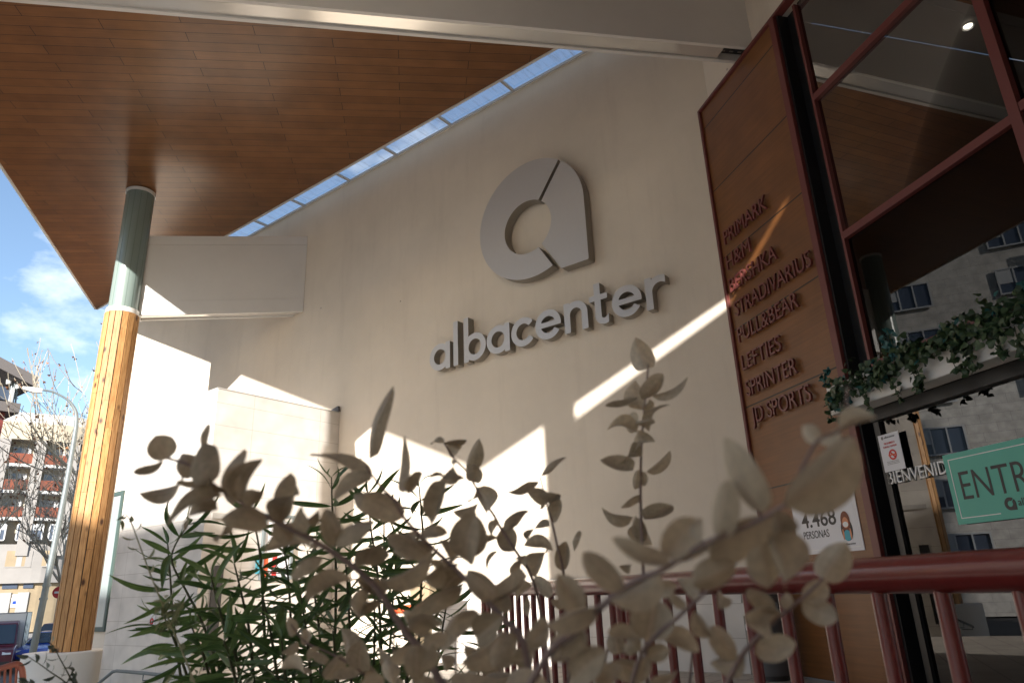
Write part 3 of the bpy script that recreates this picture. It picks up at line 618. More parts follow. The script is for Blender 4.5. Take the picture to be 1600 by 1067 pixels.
hl, hr_ = pp((787, 365))[0], pp((863, 345))[0]; ht, hb_ = pp((835, 311))[1], pp((817, 397))[1]
ccx, ccz = (hl + hr_) / 2, (ht + hb_) / 2; hrad = ((hr_ - hl) + (ht - hb_)) / 4
el = pp((750, 370))[0]; ebot = pp((812, 440))[1]; estem = pp((915, 345))[0]; ebase = pp((918, 405))[1]
eR = max(estem - ccx, ccx - el, ccz - ebot)
eR = ((estem - ccx) + (ccx - el)) / 2; ccx2 = (estem + el) / 2; ccz2 = ebot + eR
sT0, sT1 = pp((843, 314)), pp((867, 265)); sB0, sB1 = pp((846, 386)), pp((873, 420))
def emb(x, y, foot=True):
    d = circ(x, y, ccx2, ccz2, eR)
    if foot: d = mn_(d, rect(x, y, ccx2, estem, ebase, ccz2))
    d = mx_(d, -circ(x, y, ccx, ccz, hrad))
    t = mx_(band(x, y, sT0, sT1, .075), ccz - y); u = mx_(band(x, y, sB0, sB1, .085), y - ccz)
    u = mx_(u, ccx - x); t = mx_(t, ccx - x)
    return mx_(mx_(d, -t), -u)
em = thing('logo_emblem', (ccx, D - .1, ccz), 'large grey metal emblem shaped like a round letter a on the cream wall', 'emblem')
mT = ((sT0[0] + sT1[0]) / 2, (sT0[1] + sT1[1]) / 2)
def SIDE(x, y):   # negative on the stem side of the two slits
    a = half(x, y, sT0, sT1); b2_ = half(x, y, sB1, sB0)
    up = y > ccz
    return np.where(up, -a, -b2_)
bb = (el - .1, estem + .1, min(ebot, ebase) - .1, ccz2 + eR + .1)
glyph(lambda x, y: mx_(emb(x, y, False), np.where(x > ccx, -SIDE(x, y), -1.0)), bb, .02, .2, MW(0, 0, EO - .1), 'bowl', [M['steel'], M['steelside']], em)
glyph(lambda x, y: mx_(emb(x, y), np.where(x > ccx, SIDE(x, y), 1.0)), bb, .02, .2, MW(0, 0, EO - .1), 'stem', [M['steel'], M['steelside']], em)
b = MB(); b.cyl((ccx, D - .002, ccz), (ccx, D - .012, ccz), hrad + .10, n=48); b.build('backing_disc', M['stucco'], em)
# word under the emblem
LO = .20; kf = (D - LO) / D; S = .118; R0 = .272; ri = R0 - S
fx = lambda X: X * kf
bz = 1.15 + (5.30 - 1.15) * kf
def A(x, y): return mn_(ring(x, y, 0, R0, R0, ri), rect(x, y, R0 - S, R0, 0, 2 * R0))
def Bf(x, y): return mn_(ring(x, y, 0, R0, R0, ri), rect(x, y, -R0, -R0 + S, 0, .90))
def Cf(x, y): return mx_(ring(x, y, 0, R0, R0, ri), -mx_(np.abs(y - R0) - (x - .0) * .75, -x))
def Ef(x, y): return mn_(mx_(ring(x, y, 0, R0, R0, ri), -mx_(mx_(y - (R0 - .045), (R0 - x * .62) - y), -x)), rect(x, y, -R0 + .03, R0 - .03, R0 - .045, R0 + .05))
def Nf(x, y):
    r = .235; return mn_(mn_(rect(x, y, -r, -r + S, 0, 2 * R0), rect(x, y, r - S, r, 0, 2 * R0 - r)), mx_(ring(x, y, 0, 2 * R0 - r, r, r - S), 2 * R0 - r - y))
def Lf(x, y): return rect(x, y, -S / 2, S / 2, 0, .90)
def Tf(x, y):
    r = .15; return mn_(mn_(rect(x, y, -S / 2, S / 2, r - .02, .74), rect(x, y, -.16, .19, .43, .53)), mx_(ring(x, y, -S / 2 + r + .02, r + .01, r + .02, r + .02 - S + .01), mx_(y - r - .01, x - .19)))
def Rf(x, y):
    r = .26; return mn_(rect(x, y, -.17, -.17 + S, 0, 2 * R0), mx_(mx_(ring(x, y, -.17 + r, 2 * R0 - r, r, r - S), 2 * R0 - r - y + .0), x - .19))
wd = thing('wall_lettering', (fx(-7.4), D - .1, bz), 'raised grey metal wall lettering in rounded lower case under the round emblem', 'lettering')
def dil(f, e=.0): return lambda x, y: f(x, y) - e
for f, xa, xb, hw in ((A, -9.545, -8.97, 'c'), (Lf, -8.885, -8.77, 0), (Bf, -8.62, -8.05, 0), (A, -8.045, -7.475, 0), (Cf, -7.43, -6.9, 0), (Ef, -6.885, -6.34, 0), (Nf, -6.265, -5.775, 0), (Tf, -5.735, -5.40, 0), (Ef, -5.295, -4.745, 0), (Rf, -4.685, -4.30, 0)):
    c = fx((xa + xb) / 2)
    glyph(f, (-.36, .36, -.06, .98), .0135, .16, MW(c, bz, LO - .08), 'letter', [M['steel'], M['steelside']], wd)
# ================================================================== door signs
gx = -.10    # outward offset of the door glass (recessed)
def rp(px, py, off): return onp(px, py, NR, DR - off)
def rq(px, py, off):
    p = rp(px, py, off); return (p - J0).dot(RD), p.z
def rplate(name, a0, a1, z0, z1, o0, o1, m, parent): b = MB(); b.rbox(a0, a1, z0, z1, o0, o1); return b.build(name, m, parent)
a0, z1 = rq(1476, 712, gx); a1 = a0 + 1.55; z0 = rq(1498, 820, gx)[1]
sg = thing('entrance_sign', tuple(rw(a0, z0, gx)), 'mint green entrance sign with dark lettering stuck on the door glass', 'sign')
o1 = gx + .030
rplate('board', a0, a1, z0, z1, gx + .024, o1, M['mint'], sg)
tx = rq(1500, 757, gx)[0]; tb = z0 + (z1 - z0) * .33
text('ENTRADA', MR(a0 + .13, tb, o1 + .002), .255, 1.30, M['ink'], 'lettering', sg, depth=.0012, bold=-.006)
i_ = .05; l = .008
b = MB(); b.rbox(a0 + i_, a1 - i_, z1 - i_ - l, z1 - i_, o1, o1 + .002); b.rbox(a0 + i_, a0 + i_ + l, z0 + i_, z1 - i_ - l, o1, o1 + .002); b.rbox(a1 - i_ - l, a1 - i_, z0 + i_, z1 - i_ - l, o1, o1 + .002)
b.rbox(a0 + i_ + l, a0 + .47, z0 + i_, z0 + i_ + l, o1, o1 + .002); b.rbox(a1 - .47, a1 - i_ - l, z0 + i_, z0 + i_ + l, o1, o1 + .002); b.build('border_line', M['vinylw'], sg)
ms = .055
glyph(lambda x, y: mx_(mn_(circ(x, y, 0, 0, ms), rect(x, y, 0, ms, -ms, 0)), -circ(x, y, 0, .0, ms * .47)) + np.where(np.abs(x - y) < 0.006, np.where(x > 0, .02, 0), 0), (-.07, .07, -.07, .07), .004, .002, MR(a0 + .585, z0 + .125, o1 + .002), 'emblem_mark', M['ink'], sg)
text('albacenter', MR(a0 + .66, z0 + .10, o1 + .002), .062, .36, M['ink'], 'small_lettering', sg, depth=.0012)
# welcome lettering
a_, z_ = rq(1391, 757, gx); a2_ = rq(1478, 735, gx)[0]
wl = text('BIENVENIDOS', MR(a_, z_, gx + .012), .125, (a2_ - a_) * 11 / 8.3, M['vinylw'], 'welcome_lettering', depth=.008, bold=.0)
tag(wl, 'white raised welcome lettering on the door glass, partly behind the green sign', 'lettering')
# small rules poster
a_, z_ = rq(1377, 737, gx); a2_, z2_ = rq(1406, 680, gx)
a_, a2_ = 2.345, 2.635; z_, z2_ = 2.165, 2.555
pt = thing('rules_poster', tuple(rw(a_, z_, 0)), 'small pale poster with a red no symbol at the edge of the door', 'poster')
o0 = -.075; rplate('sheet', a_, a2_, z_, z2_, o0, o0 + .008, M['paper'], pt); o1 = o0 + .010
w_ = a2_ - a_
text('albacenter', MR(a_ + .09, z2_ - .045, o1), .022, .15, M['ink'], 'heading', pt, depth=.001)
glyph(lambda x, y: ring(x, y, 0, 0, .016, .007), (-.02, .02, -.02, .02), .003, .001, MR(a_ + .06, z2_ - .036, o1), 'emblem_mark', M['ink'], pt)
text('PROHIBIDO', MR(a_ + .07, z2_ - .11, o1), .022, .15, M['redink'], 'red_text', pt, depth=.001); text('FUMAR / VAPEAR', MR(a_ + .05, z2_ - .145, o1), .020, .19, M['redink'], 'red_text', pt, depth=.001)
glyph(lambda x, y: mn_(ring(x, y, 0, 0, .055, .036), mx_(band(x, y, (-.04, .04), (.04, -.04), .018), circ(x, y, 0, 0, .05))), (-.07, .07, -.07, .07), .004, .001, MR(a_ + .16, z_ + .165, o1), 'no_symbol', M['redink'], pt)
b = MB(); b.rbox(a_ + .10, a_ + .21, z_ + .158, z_ + .172, o1 + .001, o1 + .002); b.build('cigarette', M['orange'], pt)
b = MB()
for i in range(3): b.rbox(a_ + .06, a2_ - .06, z_ + .07 + i * .014, z_ + .073 + i * .014, o1, o1 + .001)
b.build('fine_print', M['ink'], pt)
# capacity poster on the panel
a_, a2_, z_, z2_ = .73, 1.885, 1.405, 2.055; o0 = -.02
cp = thing('capacity_poster', tuple(rw(a_, z_, 0)), 'white capacity poster with a number and a drawn woman on the wood panel', 'poster')
rplate('sheet', a_, a2_, z_, z2_, o0 + .002, o0 + .010, M['paper'], cp); o1 = o0 + .012
b = MB(); i_ = .04; l = .008; br = (a_ + i_, a2_ - i_, z_ + i_, z2_ - i_)
b.rbox(br[0], br[1], br[2], br[2] + l, o1 - .001, o1); b.rbox(br[0], br[1], br[3] - l, br[3], o1 - .001, o1); b.rbox(br[0], br[0] + l, br[2] + l, br[3] - l, o1 - .001, o1); b.rbox(br[1] - l, br[1], br[2] + l, br[3] - l, o1 - .001, o1)
b.build('border_line', M['vinylw'], cp)
text('4.468', MR(.885, 1.715, o1), .17, .63, M['ink'], 'number', cp, depth=.001, bold=.012)
text('PERSONAS', MR(.885, 1.585, o1), .085, .47, M['ink'], 'lettering', cp, depth=.001)
text('AFORO', MR(.885, 1.93, o1), .065, .33, M['ink'], 'heading', cp, depth=.001); text('MÁXIMO', MR(1.26, 1.93, o1), .065, .42, M['ink'], 'heading', cp, depth=.001)
text('albacenter', MR(1.60, 1.475, o1), .022, .17, M['ink'], 'small_lettering', cp, depth=.001)
def disc(cx, cz, rx, rz, off, m, name): return glyph(lambda x, y: np.hypot(x / rx, y / rz) * .05 - .05, (-rx * 1.2, rx * 1.2, -rz * 1.2, rz * 1.2), min(rx, rz) / 8, .0008, MR(cx, cz, off), name, m, cp)
fx0, fz0 = 1.665, 1.66
disc(fx0, fz0 - .02, .095, .125, o1, M['ink'], 'medallion'); disc(fx0 - .0, fz0 + .07, .075, .11, o1 + .002, M['hairm'], 'drawn_hair'); disc(fx0, fz0 + .055, .048, .06, o1 + .004, M['skin'], 'drawn_face')
disc(fx0, fz0 + .035, .045, .03, o1 + .006, M['vinylw'], 'drawn_mask'); disc(fx0, fz0 - .085, .058, .06, o1 + .004, M['teeb'], 'drawn_shirt'); disc(fx0 - .06, fz0 - .07, .014, .06, o1 + .006, M['skin'], 'drawn_arm'); disc(fx0 + .06, fz0 - .07, .014, .06, o1 + .006, M['skin'], 'drawn_arm')
# ================================================================== bin
q = rw(.32, 0, .34)
bn = thing('litter_bin', tuple(q), 'charcoal litter bin with dark opening beside the wood panel, behind the red railing', 'bin')
b = MB(); b.cyl(q, q + Vector((0, 0, .06)), .20, n=32); b.build('base', M['plastic'], bn, smooth=True)
b = MB(); b.cyl(q + Vector((0, 0, .061)), q + Vector((0, 0, .72)), .25, .25, 40); b.cyl(q + Vector((0, 0, .721)), q + Vector((0, 0, .88)), .215, .215, 40); b.build('body', M['bin'], bn, smooth=True)
b = MB(); b.cyl(q + Vector((0, 0, .881)), q + Vector((0, 0, .98)), .255, .24, 40); b.build('lid', M['bin'], bn, smooth=True)
for a in range(4):
    b = MB(); an = a * math.pi / 2 + 4.4; u = Vector((math.cos(an), math.sin(an), 0)); t = Vector((-u.y, u.x, 0)); b.box(q + u * .214 - t * .04 + Vector((0, 0, .722)), t * .08, u * .034, (0, 0, .158)); b.build('post', M['bin'], bn)
u = Vector((.1, -.99, 0)); 
glyph(lambda x, y: mn_(ring(x, y, 0, 0, .065, .03), rect(x, y, .035, .065, -.065, 0)), (-.08, .08, -.08, .08), .006, .004, Matrix(((RD.x, 0, -NR.x, (q - NR * .256 + RD * .03).x), (RD.y, 0, -NR.y, (q - NR * .256 + RD * .03).y), (0, 1, 0, .60), (0, 0, 0, 1))), 'emblem_mark', M['paper'], bn)
# ================================================================== red railing
dr_ = 1.15
rz = 1.148
rl = thing('railing', tuple(NR * dr_ + RD * -2 + Vector((0, 0, 0))), 'dark red tubular steel railing across the foreground, thick round top rail', 'railing')
rP = lambda a, z: NR * dr_ + RD * a + Vector((0, 0, z))
b = MB(); b.tube([rP(a, rz) for a in (3.0, 0, -2, -4, -5.2, -5.45)] , .037, 20); b.build('top_rail', M['redrail'], rl, smooth=True)
b = MB(); b.tube([rP(3.0, .12), rP(-5.4, .12)], .02, 12); b.build('bottom_rail', M['redrail'], rl, smooth=True)
sp = .148 * dr_; a = -1.972 * dr_ / 1.9
n_ = 0; kk_ = int((a + 5.4) / sp)
for i in range(-14, kk_ + 1):
    aa = a - i * sp; m_ = MB(); m_.cyl(rP(aa, .13), rP(aa, rz - .02), .0155, n=12, caps=False)
    m_.build('baluster', M['redrail'], rl, smooth=True)
for aa in (-5.42, -2.8, .2, 2.9): b = MB(); b.cyl(rP(aa, 0), rP(aa, rz - .03), .024, n=14); b.build('post', M['redrail'], rl, smooth=True)
# ================================================================== foreground plants
class Leaves:
    def __init__(s): s.v = []; s.f = []; s.t = []; s.au = []; s.al = []
    def leaf(s, a, b_, side, w, tone=0.5, cup=.25, bend=.1, shape=1.0, nl=8, nw=4, stalk=0.0, twist=0.0, point=False):
        a = Vector(a); b_ = Vector(b_); L_ = b_ - a; ln = L_.length; d = L_.normalized(); side = (side - d * side.dot(d)).normalized(); n = d.cross(side); q = len(s.v)
        for i in range(nl + 1):
            t = i / nl
            if point: hw = w / 2 * math.sin(math.pi * min(1, t ** .85)) ** .75
            else: hw = w / 2 * max(0, 1 - abs(2 * t ** .92 - 1) ** 2.1) ** .55 * (1 if t < .72 else (1 - 1.1 * (t - .72) ** 1.2))
            hw = max(hw, w * .012)
            c = a + L_ * t + n * (bend * ln * math.sin(math.pi * t)) + n * (-bend * .8 * ln * t * t)
            tw = twist * t; sd_ = side * math.cos(tw) + n * math.sin(tw); nn = n * math.cos(tw) - side * math.sin(tw)
            for j in range(nw + 1):
                u = 2 * j / nw - 1; s.v.append(tuple(c + sd_ * (hw * u) + nn * (cup * hw * (abs(u) ** 1.5)))); s.au.append(abs(u)); s.al.append(t)
        for i in range(nl):
            for j in range(nw):
                k = q + i * (nw + 1) + j; s.f.append((k, k + 1, k + nw + 2, k + nw + 1)); s.t.append(tone + (0 if abs(j + .5 - nw / 2) > 1 else -.10) + .05 * (j % 2))
    def build(s, name, m, parent):
        me = bpy.data.meshes.new(name); me.from_pydata(s.v, [], s.f); at_ = me.attributes.new('tone', 'FLOAT', 'FACE'); at_.data.foreach_set('value', s.t)
        if len(s.au) == len(s.v):
            for nm_, vv in (('across', s.au), ('along', s.al)): a5 = me.attributes.new(nm_, 'FLOAT', 'POINT'); a5.data.foreach_set('value', vv)
        me.polygons.foreach_set('use_smooth', [True] * len(me.polygons)); me.materials.append(m); return link(name, me, parent)
M['euca'] = leafmat('silver_leaf', (0.42, 0.345, 0.235), (0.68, 0.59, 0.44), 0.5, 0.36, nscale=34, spec=.35, vein=.55, veincol=(.62, .50, .38))
M['eucastem'] = mat('silver_twig', (0.26, 0.19, 0.17), 0.6, noise=.2, nscale=60)
M['ole'] = leafmat('oleander_leaf', (0.055, 0.115, 0.035), (0.17, 0.27, 0.09), 0.33, 0.4, nscale=10, spec=.5)
M['olestem'] = mat('oleander_stem', (0.07, 0.08, 0.035), 0.6)
M['ivy'] = leafmat('ivy_leaf', (0.012, 0.035, 0.018), (0.055, 0.095, 0.04), 0.42, 0.1, nscale=30)
M['ivyt'] = leafmat('teal_ivy_leaf', (0.01, 0.06, 0.06), (0.02, 0.12, 0.12), 0.42, 0.1, nscale=30)
M['pale'] = leafmat('pale_twig_leaf', (0.20, 0.24, 0.12), (0.42, 0.42, 0.22), 0.5, 0.3, nscale=30)
M['greenish'] = leafmat('greygreen_leaf', (0.12, 0.15, 0.11), (0.26, 0.29, 0.22), 0.5, 0.2, nscale=30)
def smooth_path(pts, n=4):
    P = [Vector(p) for p in pts]; out = []
    for i in range(len(P) - 1):
        p0, p1, p2, p3 = P[max(i - 1, 0)], P[i], P[i + 1], P[min(i + 2, len(P) - 1)]
        for k in range(n):
            t = k / n; out.append(.5 * ((2 * p1) + (p2 - p0) * t + (2 * p0 - 5 * p1 + 4 * p2 - p3) * t * t + (3 * p1 - p0 - 3 * p2 + p3) * t ** 3))
    out.append(P[-1]); return out
er = random.Random(11)
eu = thing('silver_shrub', (-.25, .45, .3), 'blurred shrub with round silvery beige leaves filling the near foreground', 'shrub')
def pxpath(pts, d0, d1, r0, r1, name='branch', m=None, parent=None):
    n = len(pts); W = [at(p[0], p[1], d0 + (d1 - d0) * i / (n - 1)) for i, p in enumerate(pts)]
    S_ = smooth_path(W); b = MB(); N = len(S_); b.tube(S_, [r0 + (r1 - r0) * i / (N - 1) for i in range(N)], 8)
    return b.build(name, m or M['eucastem'], parent or eu, smooth=True)
EL = Leaves()
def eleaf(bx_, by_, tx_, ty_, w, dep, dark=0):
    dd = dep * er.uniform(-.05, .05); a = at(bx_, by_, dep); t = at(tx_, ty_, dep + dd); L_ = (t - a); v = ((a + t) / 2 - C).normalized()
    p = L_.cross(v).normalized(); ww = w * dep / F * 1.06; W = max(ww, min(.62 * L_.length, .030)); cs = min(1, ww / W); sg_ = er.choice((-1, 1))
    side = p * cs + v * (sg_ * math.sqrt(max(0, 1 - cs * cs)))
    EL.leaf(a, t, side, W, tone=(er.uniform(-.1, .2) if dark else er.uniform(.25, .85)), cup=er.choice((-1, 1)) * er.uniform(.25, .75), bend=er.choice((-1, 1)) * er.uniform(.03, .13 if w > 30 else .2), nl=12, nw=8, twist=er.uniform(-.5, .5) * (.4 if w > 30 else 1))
BR = {
 'A': ([(262,716),(300,728),(330,755),(385,790),(440,819),(510,856),(570,900),(600,935),(632,985),(662,1020),(700,1085)], .62, .56, .0012, .0034),
 'B': ([(572,728),(595,760),(617,782),(630,807),(652,832),(680,860),(710,887),(730,907),(762,940),(790,970),(816,1000),(832,1085)], .66, .58, .001, .003),
 'C': ([(694,692),(710,717),(728,735),(743,760),(758,785),(773,807),(782,824),(808,864),(830,900),(846,960),(860,1085)], .92, .86, .001, .0024),
 'D': ([(844,745),(852,778),(858,800),(864,822),(871,854),(880,892),(884,960),(890,1085)], .95, .88, .0009, .0022),
 'E': ([(1013,570),(1007,637),(1003,687),(1001,734),(1001,787),(1003,851),(1005,890),(1008,960),(1012,1085)], .90, .84, .0011, .0026),
 'F': ([(1228,788),(1180,815),(1100,850),(1050,880),(1030,892),(985,912),(940,947),(900,985),(860,1017),(820,1085)], .36, .44, .0012, .0026),
 'G': ([(1324,604),(1321,640),(1312,672),(1278,688),(1250,740),(1228,788)], .42, .37, .0006, .0012),
 'H': ([(1287,903),(1252,936),(1222,959),(1164,1017),(1125,1090)], .50, .50, .0009, .002),
 'I': ([(1140,895),(1102,926),(1060,963),(1012,1007),(992,1050),(985,1090)], .48, .50, .0009, .002),
 'J': ([(455,975),(478,1003),(520,1022),(560,1045),(600,1085)], .82, .80, .0008, .0018),
}
for k_, (pts, d0, d1, r0, r1) in BR.items(): pxpath(pts, d0, d1, r0, r1)
LV = '''A 263 717 243 680 41 0;A 255 724 212 743 6 1;A 285 742 225 777 15 1;A 305 743 283 706 36 1;A 316 702 321 661 8 0;A 328 758 309 690 36 0;A 323 753 274 760 8 1;A 332 756 333 773 8 1;A 347 775 257 817 19 1;A 340 796 285 817 12 1
A 364 788 369 699 26 0;A 377 785 403 714 27 1;A 388 794 402 765 24 0;A 438 814 445 738 25 0;A 441 820 464 765 30 1;A 454 828 476 798 22 0;A 418 822 348 802 30 0;A 364 832 336 844 9 1;A 428 817 456 846 27 0;A 476 818 500 797 15 1
A 533 852 510 796 32 0;A 524 836 578 815 12 1;A 488 858 420 853 24 0;A 504 870 450 894 16 0;A 550 905 480 935 28 0;A 570 884 595 845 26 1;A 590 905 678 866 20 0;A 594 937 554 957 16 1;A 600 938 565 905 20 0;A 640 985 690 960 22 0;A 655 1012 610 1030 24 0
A 556 905 600 930 22 1;A 575 918 560 965 24 0;A 660 1010 700 990 24 0
B 577 717 606 601 21 0;B 580 748 484 706 23 0;B 581 749 520 773 17 0;B 632 770 638 681 20 0;B 634 768 664 739 22 1;B 631 808 553 766 40 0;B 688 750 711 721 16 0;B 672 814 702 754 30 1;B 697 747 670 745 5 1;B 697 747 718 740 5 1
B 728 876 740 802 38 0;B 722 872 752 812 24 1;B 676 872 608 828 28 0;B 778 936 732 888 34 0;B 824 900 762 944 22 0;B 748 956 680 1006 25 0;B 788 984 724 1040 34 0;B 724 916 634 955 24 0;B 706 880 686 842 17 0;B 715 884 673 880 10 0
B 735 905 690 917 11 1;B 650 840 612 862 24 0;B 655 838 700 832 16 0;B 765 945 800 925 24 1;B 800 985 770 1040 28 0;B 820 1010 860 985 24 0;B 690 880 655 905 18 0
C 694 692 729 686 8 1;C 694 692 673 692 7 0;C 699 694 718 703 26 0;C 728 733 748 686 22 1;C 741 753 742 721 23 0;C 743 762 768 801 27 0;C 745 764 731 784 5 1;C 747 786 708 800 9 0;C 780 814 764 835 10 0;C 783 826 807 863 28 0;C 797 828 817 790 10 0
C 778 840 754 849 9 0;C 813 873 800 896 8 0;C 812 874 820 868 12 0;C 762 892 775 860 6 1;C 833 905 862 930 14 0;C 832 915 805 935 14 0;C 822 960 826 928 10 1
D 846 744 880 710 5 1;D 838 752 797 777 9 0;D 852 780 824 768 23 0;D 852 780 867 777 5 1;D 851 783 849 796 4 1;D 867 817 871 772 15 0;D 859 822 820 838 7 0;D 864 860 819 850 14 0;D 856 862 832 897 9 0;D 878 892 886 846 24 0;D 895 848 904 839 6 1;D 884 940 910 915 16 0;D 880 950 862 935 12 1
E 1010 577 994 530 36 0;E 1003 624 1039 587 23 0;E 1019 618 1077 591 14 0;E 1003 640 991 597 21 0;E 996 623 946 639 6 1;E 1014 623 1009 642 8 0;E 1014 674 1041 628 14 0;E 996 676 948 665 13 0;E 996 673 986 650 15 0;E 994 662 1019 652 8 0;E 998 672 1001 697 27 0
E 1003 712 973 719 10 1;E 989 735 942 722 15 0;E 1010 738 1048 705 16 0;E 998 734 991 764 16 0;E 1003 736 1006 760 16 0;E 1000 773 969 791 13 0;E 989 808 938 795 18 0;E 1007 811 1050 791 19 0;E 994 807 994 850 14 0;E 1003 812 1012 846 16 0;E 985 881 970 887 6 1
F 975 918 912 861 38 0;F 1045 882 954 848 30 0;F 1030 890 957 943 36 0;F 908 958 871 897 40 0;F 935 948 854 972 26 0;F 1040 870 1086 808 46 0;F 1052 878 1118 850 34 0;F 1108 868 1208 808 52 0;F 1192 802 1126 686 50 0;F 1120 842 1136 750 36 0;F 1225 790 1341 686 74 0
F 1208 798 1215 836 24 1;F 1150 880 1082 914 44 0;F 1198 830 1234 914 44 0;F 1190 850 1202 922 48 0;F 1090 850 1083 806 15 0;F 865 1035 912 984 42 0;F 850 1005 824 985 34 1;F 852 965 832 1003 24 0;F 895 1062 946 1014 44 0;F 925 1045 976 1056 26 0;F 905 975 880 1025 26 1
G 1280 690 1252 664 26 0;G 1312 669 1283 692 14 0;G 1312 672 1367 647 25 0
H 1285 906 1321 847 48 0;H 1255 938 1292 911 32 0;H 1252 942 1310 968 36 0;H 1205 962 1171 914 26 0;H 1218 962 1161 954 19 0;H 1200 966 1174 977 16 0;H 1180 1019 1246 1006 36 0;H 1150 1030 1112 978 34 0;H 1164 1020 1114 1040 20 0;H 1112 995 1084 955 18 0;H 1130 930 1124 950 20 0;H 1240 950 1222 930 20 0
I 1012 1002 1024 934 64 0;I 1035 993 1092 1013 27 0;I 1003 998 948 991 20 0;I 1003 1002 972 1018 20 1;I 1012 1024 1048 1014 26 1;I 1000 1060 1014 1026 22 0;I 1025 925 1056 913 24 0;I 1042 930 1074 941 12 0;I 1015 1063 1062 1055 12 0;I 1090 935 1060 905 24 0
J 457 994 452 964 15 0;J 478 1008 478 984 13 0;J 465 1002 440 1022 14 0;J 515 1030 487 1019 14 0;J 541 1020 537 984 20 1;J 562 1046 565 1002 30 0;J 535 1021 508 1062 24 0;J 570 1048 520 1063 13 0;J 475 1052 443 1042 12 0;J 585 1066 578 1040 22 0;J 605 1052 598 1010 9 0;J 500 1012 480 1034 12 0'''
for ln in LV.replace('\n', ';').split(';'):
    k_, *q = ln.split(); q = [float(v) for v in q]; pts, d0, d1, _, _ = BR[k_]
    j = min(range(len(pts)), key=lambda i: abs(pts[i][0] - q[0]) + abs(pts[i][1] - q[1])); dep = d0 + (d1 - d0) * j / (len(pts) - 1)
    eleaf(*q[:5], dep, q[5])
# leaves low down where the shrub closes up
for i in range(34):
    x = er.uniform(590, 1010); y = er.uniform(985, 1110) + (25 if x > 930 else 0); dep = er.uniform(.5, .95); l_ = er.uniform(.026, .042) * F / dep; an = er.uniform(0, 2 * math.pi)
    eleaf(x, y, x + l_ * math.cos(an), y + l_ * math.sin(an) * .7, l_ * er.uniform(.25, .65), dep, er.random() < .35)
EL.build('foliage', M['euca'], eu)
for i in range(9):
    x = 600 + i * 60 + er.uniform(-20, 20); pxpath([(x, 985), (x + er.uniform(-15, 15), 1040), (x + er.uniform(-30, 30), 1110)], er.uniform(.6, .8), .8, .0008, .0018, 'twig')
# ---- oleander
orr = random.Random(5)
ol = thing('oleander', (-1.6, 1.2, .3), 'bushy oleander with long narrow dark green leaves in front of the stone block', 'shrub')
OL = Leaves()
def oleaf(a, d, ln, w, droop):
    t = a + d * ln + Vector((0, 0, -droop * ln)); v = (a - C).normalized(); s_ = d.cross(Vector((orr.uniform(-1, 1), orr.uniform(-1, 1), orr.uniform(-1, 1)))).normalized()
    OL.leaf(a, t, s_, w, tone=orr.uniform(0, .9), cup=.35, bend=orr.uniform(.02, .12), nl=10, nw=4, point=True)
tops = [((293,820),(268,870),(292,925),(313,965),(345,1050),(365,1110),2.1,.62), ((262,850),(266,900),(270,960),(280,1040),(290,1110),2.3,.35), ((393,800),(404,850),(409,905),(412,965),(420,1110),2.2,.5), ((366,880),(378,930),(390,990),(400,1110),2.1,.4),
        ((518,745),(519,790),(522,840),(525,920),(520,1110),2.5,.55), ((655,760),(658,800),(660,860),(650,1110),2.6,.5), ((575,770),(580,830),(590,900),(600,1110),2.5,.5), ((440,840),(450,900),(455,980),(460,1110),2.3,.5),
        ((480,860),(490,920),(500,1000),(500,1110),2.4,.5), ((330,900),(345,960),(370,1030),(380,1110),2.0,.5), ((620,850),(615,920),(610,1000),(600,1110),2.6,.5), ((300,980),(320,1030),(340,1110),2.0,.6), ((700,930),(690,990),(670,1110),2.7,.6),
        ((540,880),(545,950),(550,1110),2.2,.6), ((410,930),(425,1000),(440,1110),1.9,.6), ((255,960),(280,1020),(310,1110),2.2,.5), ((470,930),(480,1000),(490,1110),2.0,.6), ((585,930),(585,1010),(580,1110),2.3,.6), ((350,1000),(365,1050),(380,1110),1.8,.8), ((640,960),(640,1020),(630,1110),2.5,.7), ((520,985),(525,1040),(530,1110),1.9,.8), ((600,800),(600,860),(600,960),2.8,.6), ((770,985),(750,1040),(740,1110),2.9,.7), ((440,1000),(445,1050),(450,1110),1.8,.8)]
sm = MB()
for tp in tops:
    pts, dep, cov = tp[:-2], tp[-2], tp[-1]
    P_ = smooth_path([at(x, y, dep) for x, y in pts], 6); N = len(P_); sm.tube(P_, [.0022 + .0035 * i / N for i in range(N)], 6)
    L_ = 0; acc = 0; step = .046; rot = orr.uniform(0, 6)
    tot = sum((P_[i + 1] - P_[i]).length for i in range(N - 1)); run = 0
    for i in range(N - 1):
        sg_ = P_[i + 1] - P_[i]; l_ = sg_.length; dwn = sg_.normalized()
        while acc < run + l_:
            t = (acc - run) / l_; p = P_[i] + sg_ * t; f_ = acc / tot
            if f_ > max(cov, .35) + .45: break
            u = dwn.orthogonal().normalized(); w_ = dwn.cross(u); rot += .9
            for k_ in range(3):
                an = rot + k_ * 2.094 + orr.uniform(-.25, .25); out = u * math.cos(an) + w_ * math.sin(an); upn = 1.2 if acc < .05 else orr.uniform(.2, .9)
                d = (out - dwn * upn).normalized(); ln = orr.uniform(.13, .20) * (.7 if acc < .03 else 1)
                oleaf(p, d, ln, ln * orr.uniform(.095, .135), orr.uniform(.0, .45))
            acc += step * orr.uniform(.8, 1.4)
        run += l_
sm.build('stems', M['olestem'], ol, smooth=True); OL.build('foliage', M['ole'], ol)
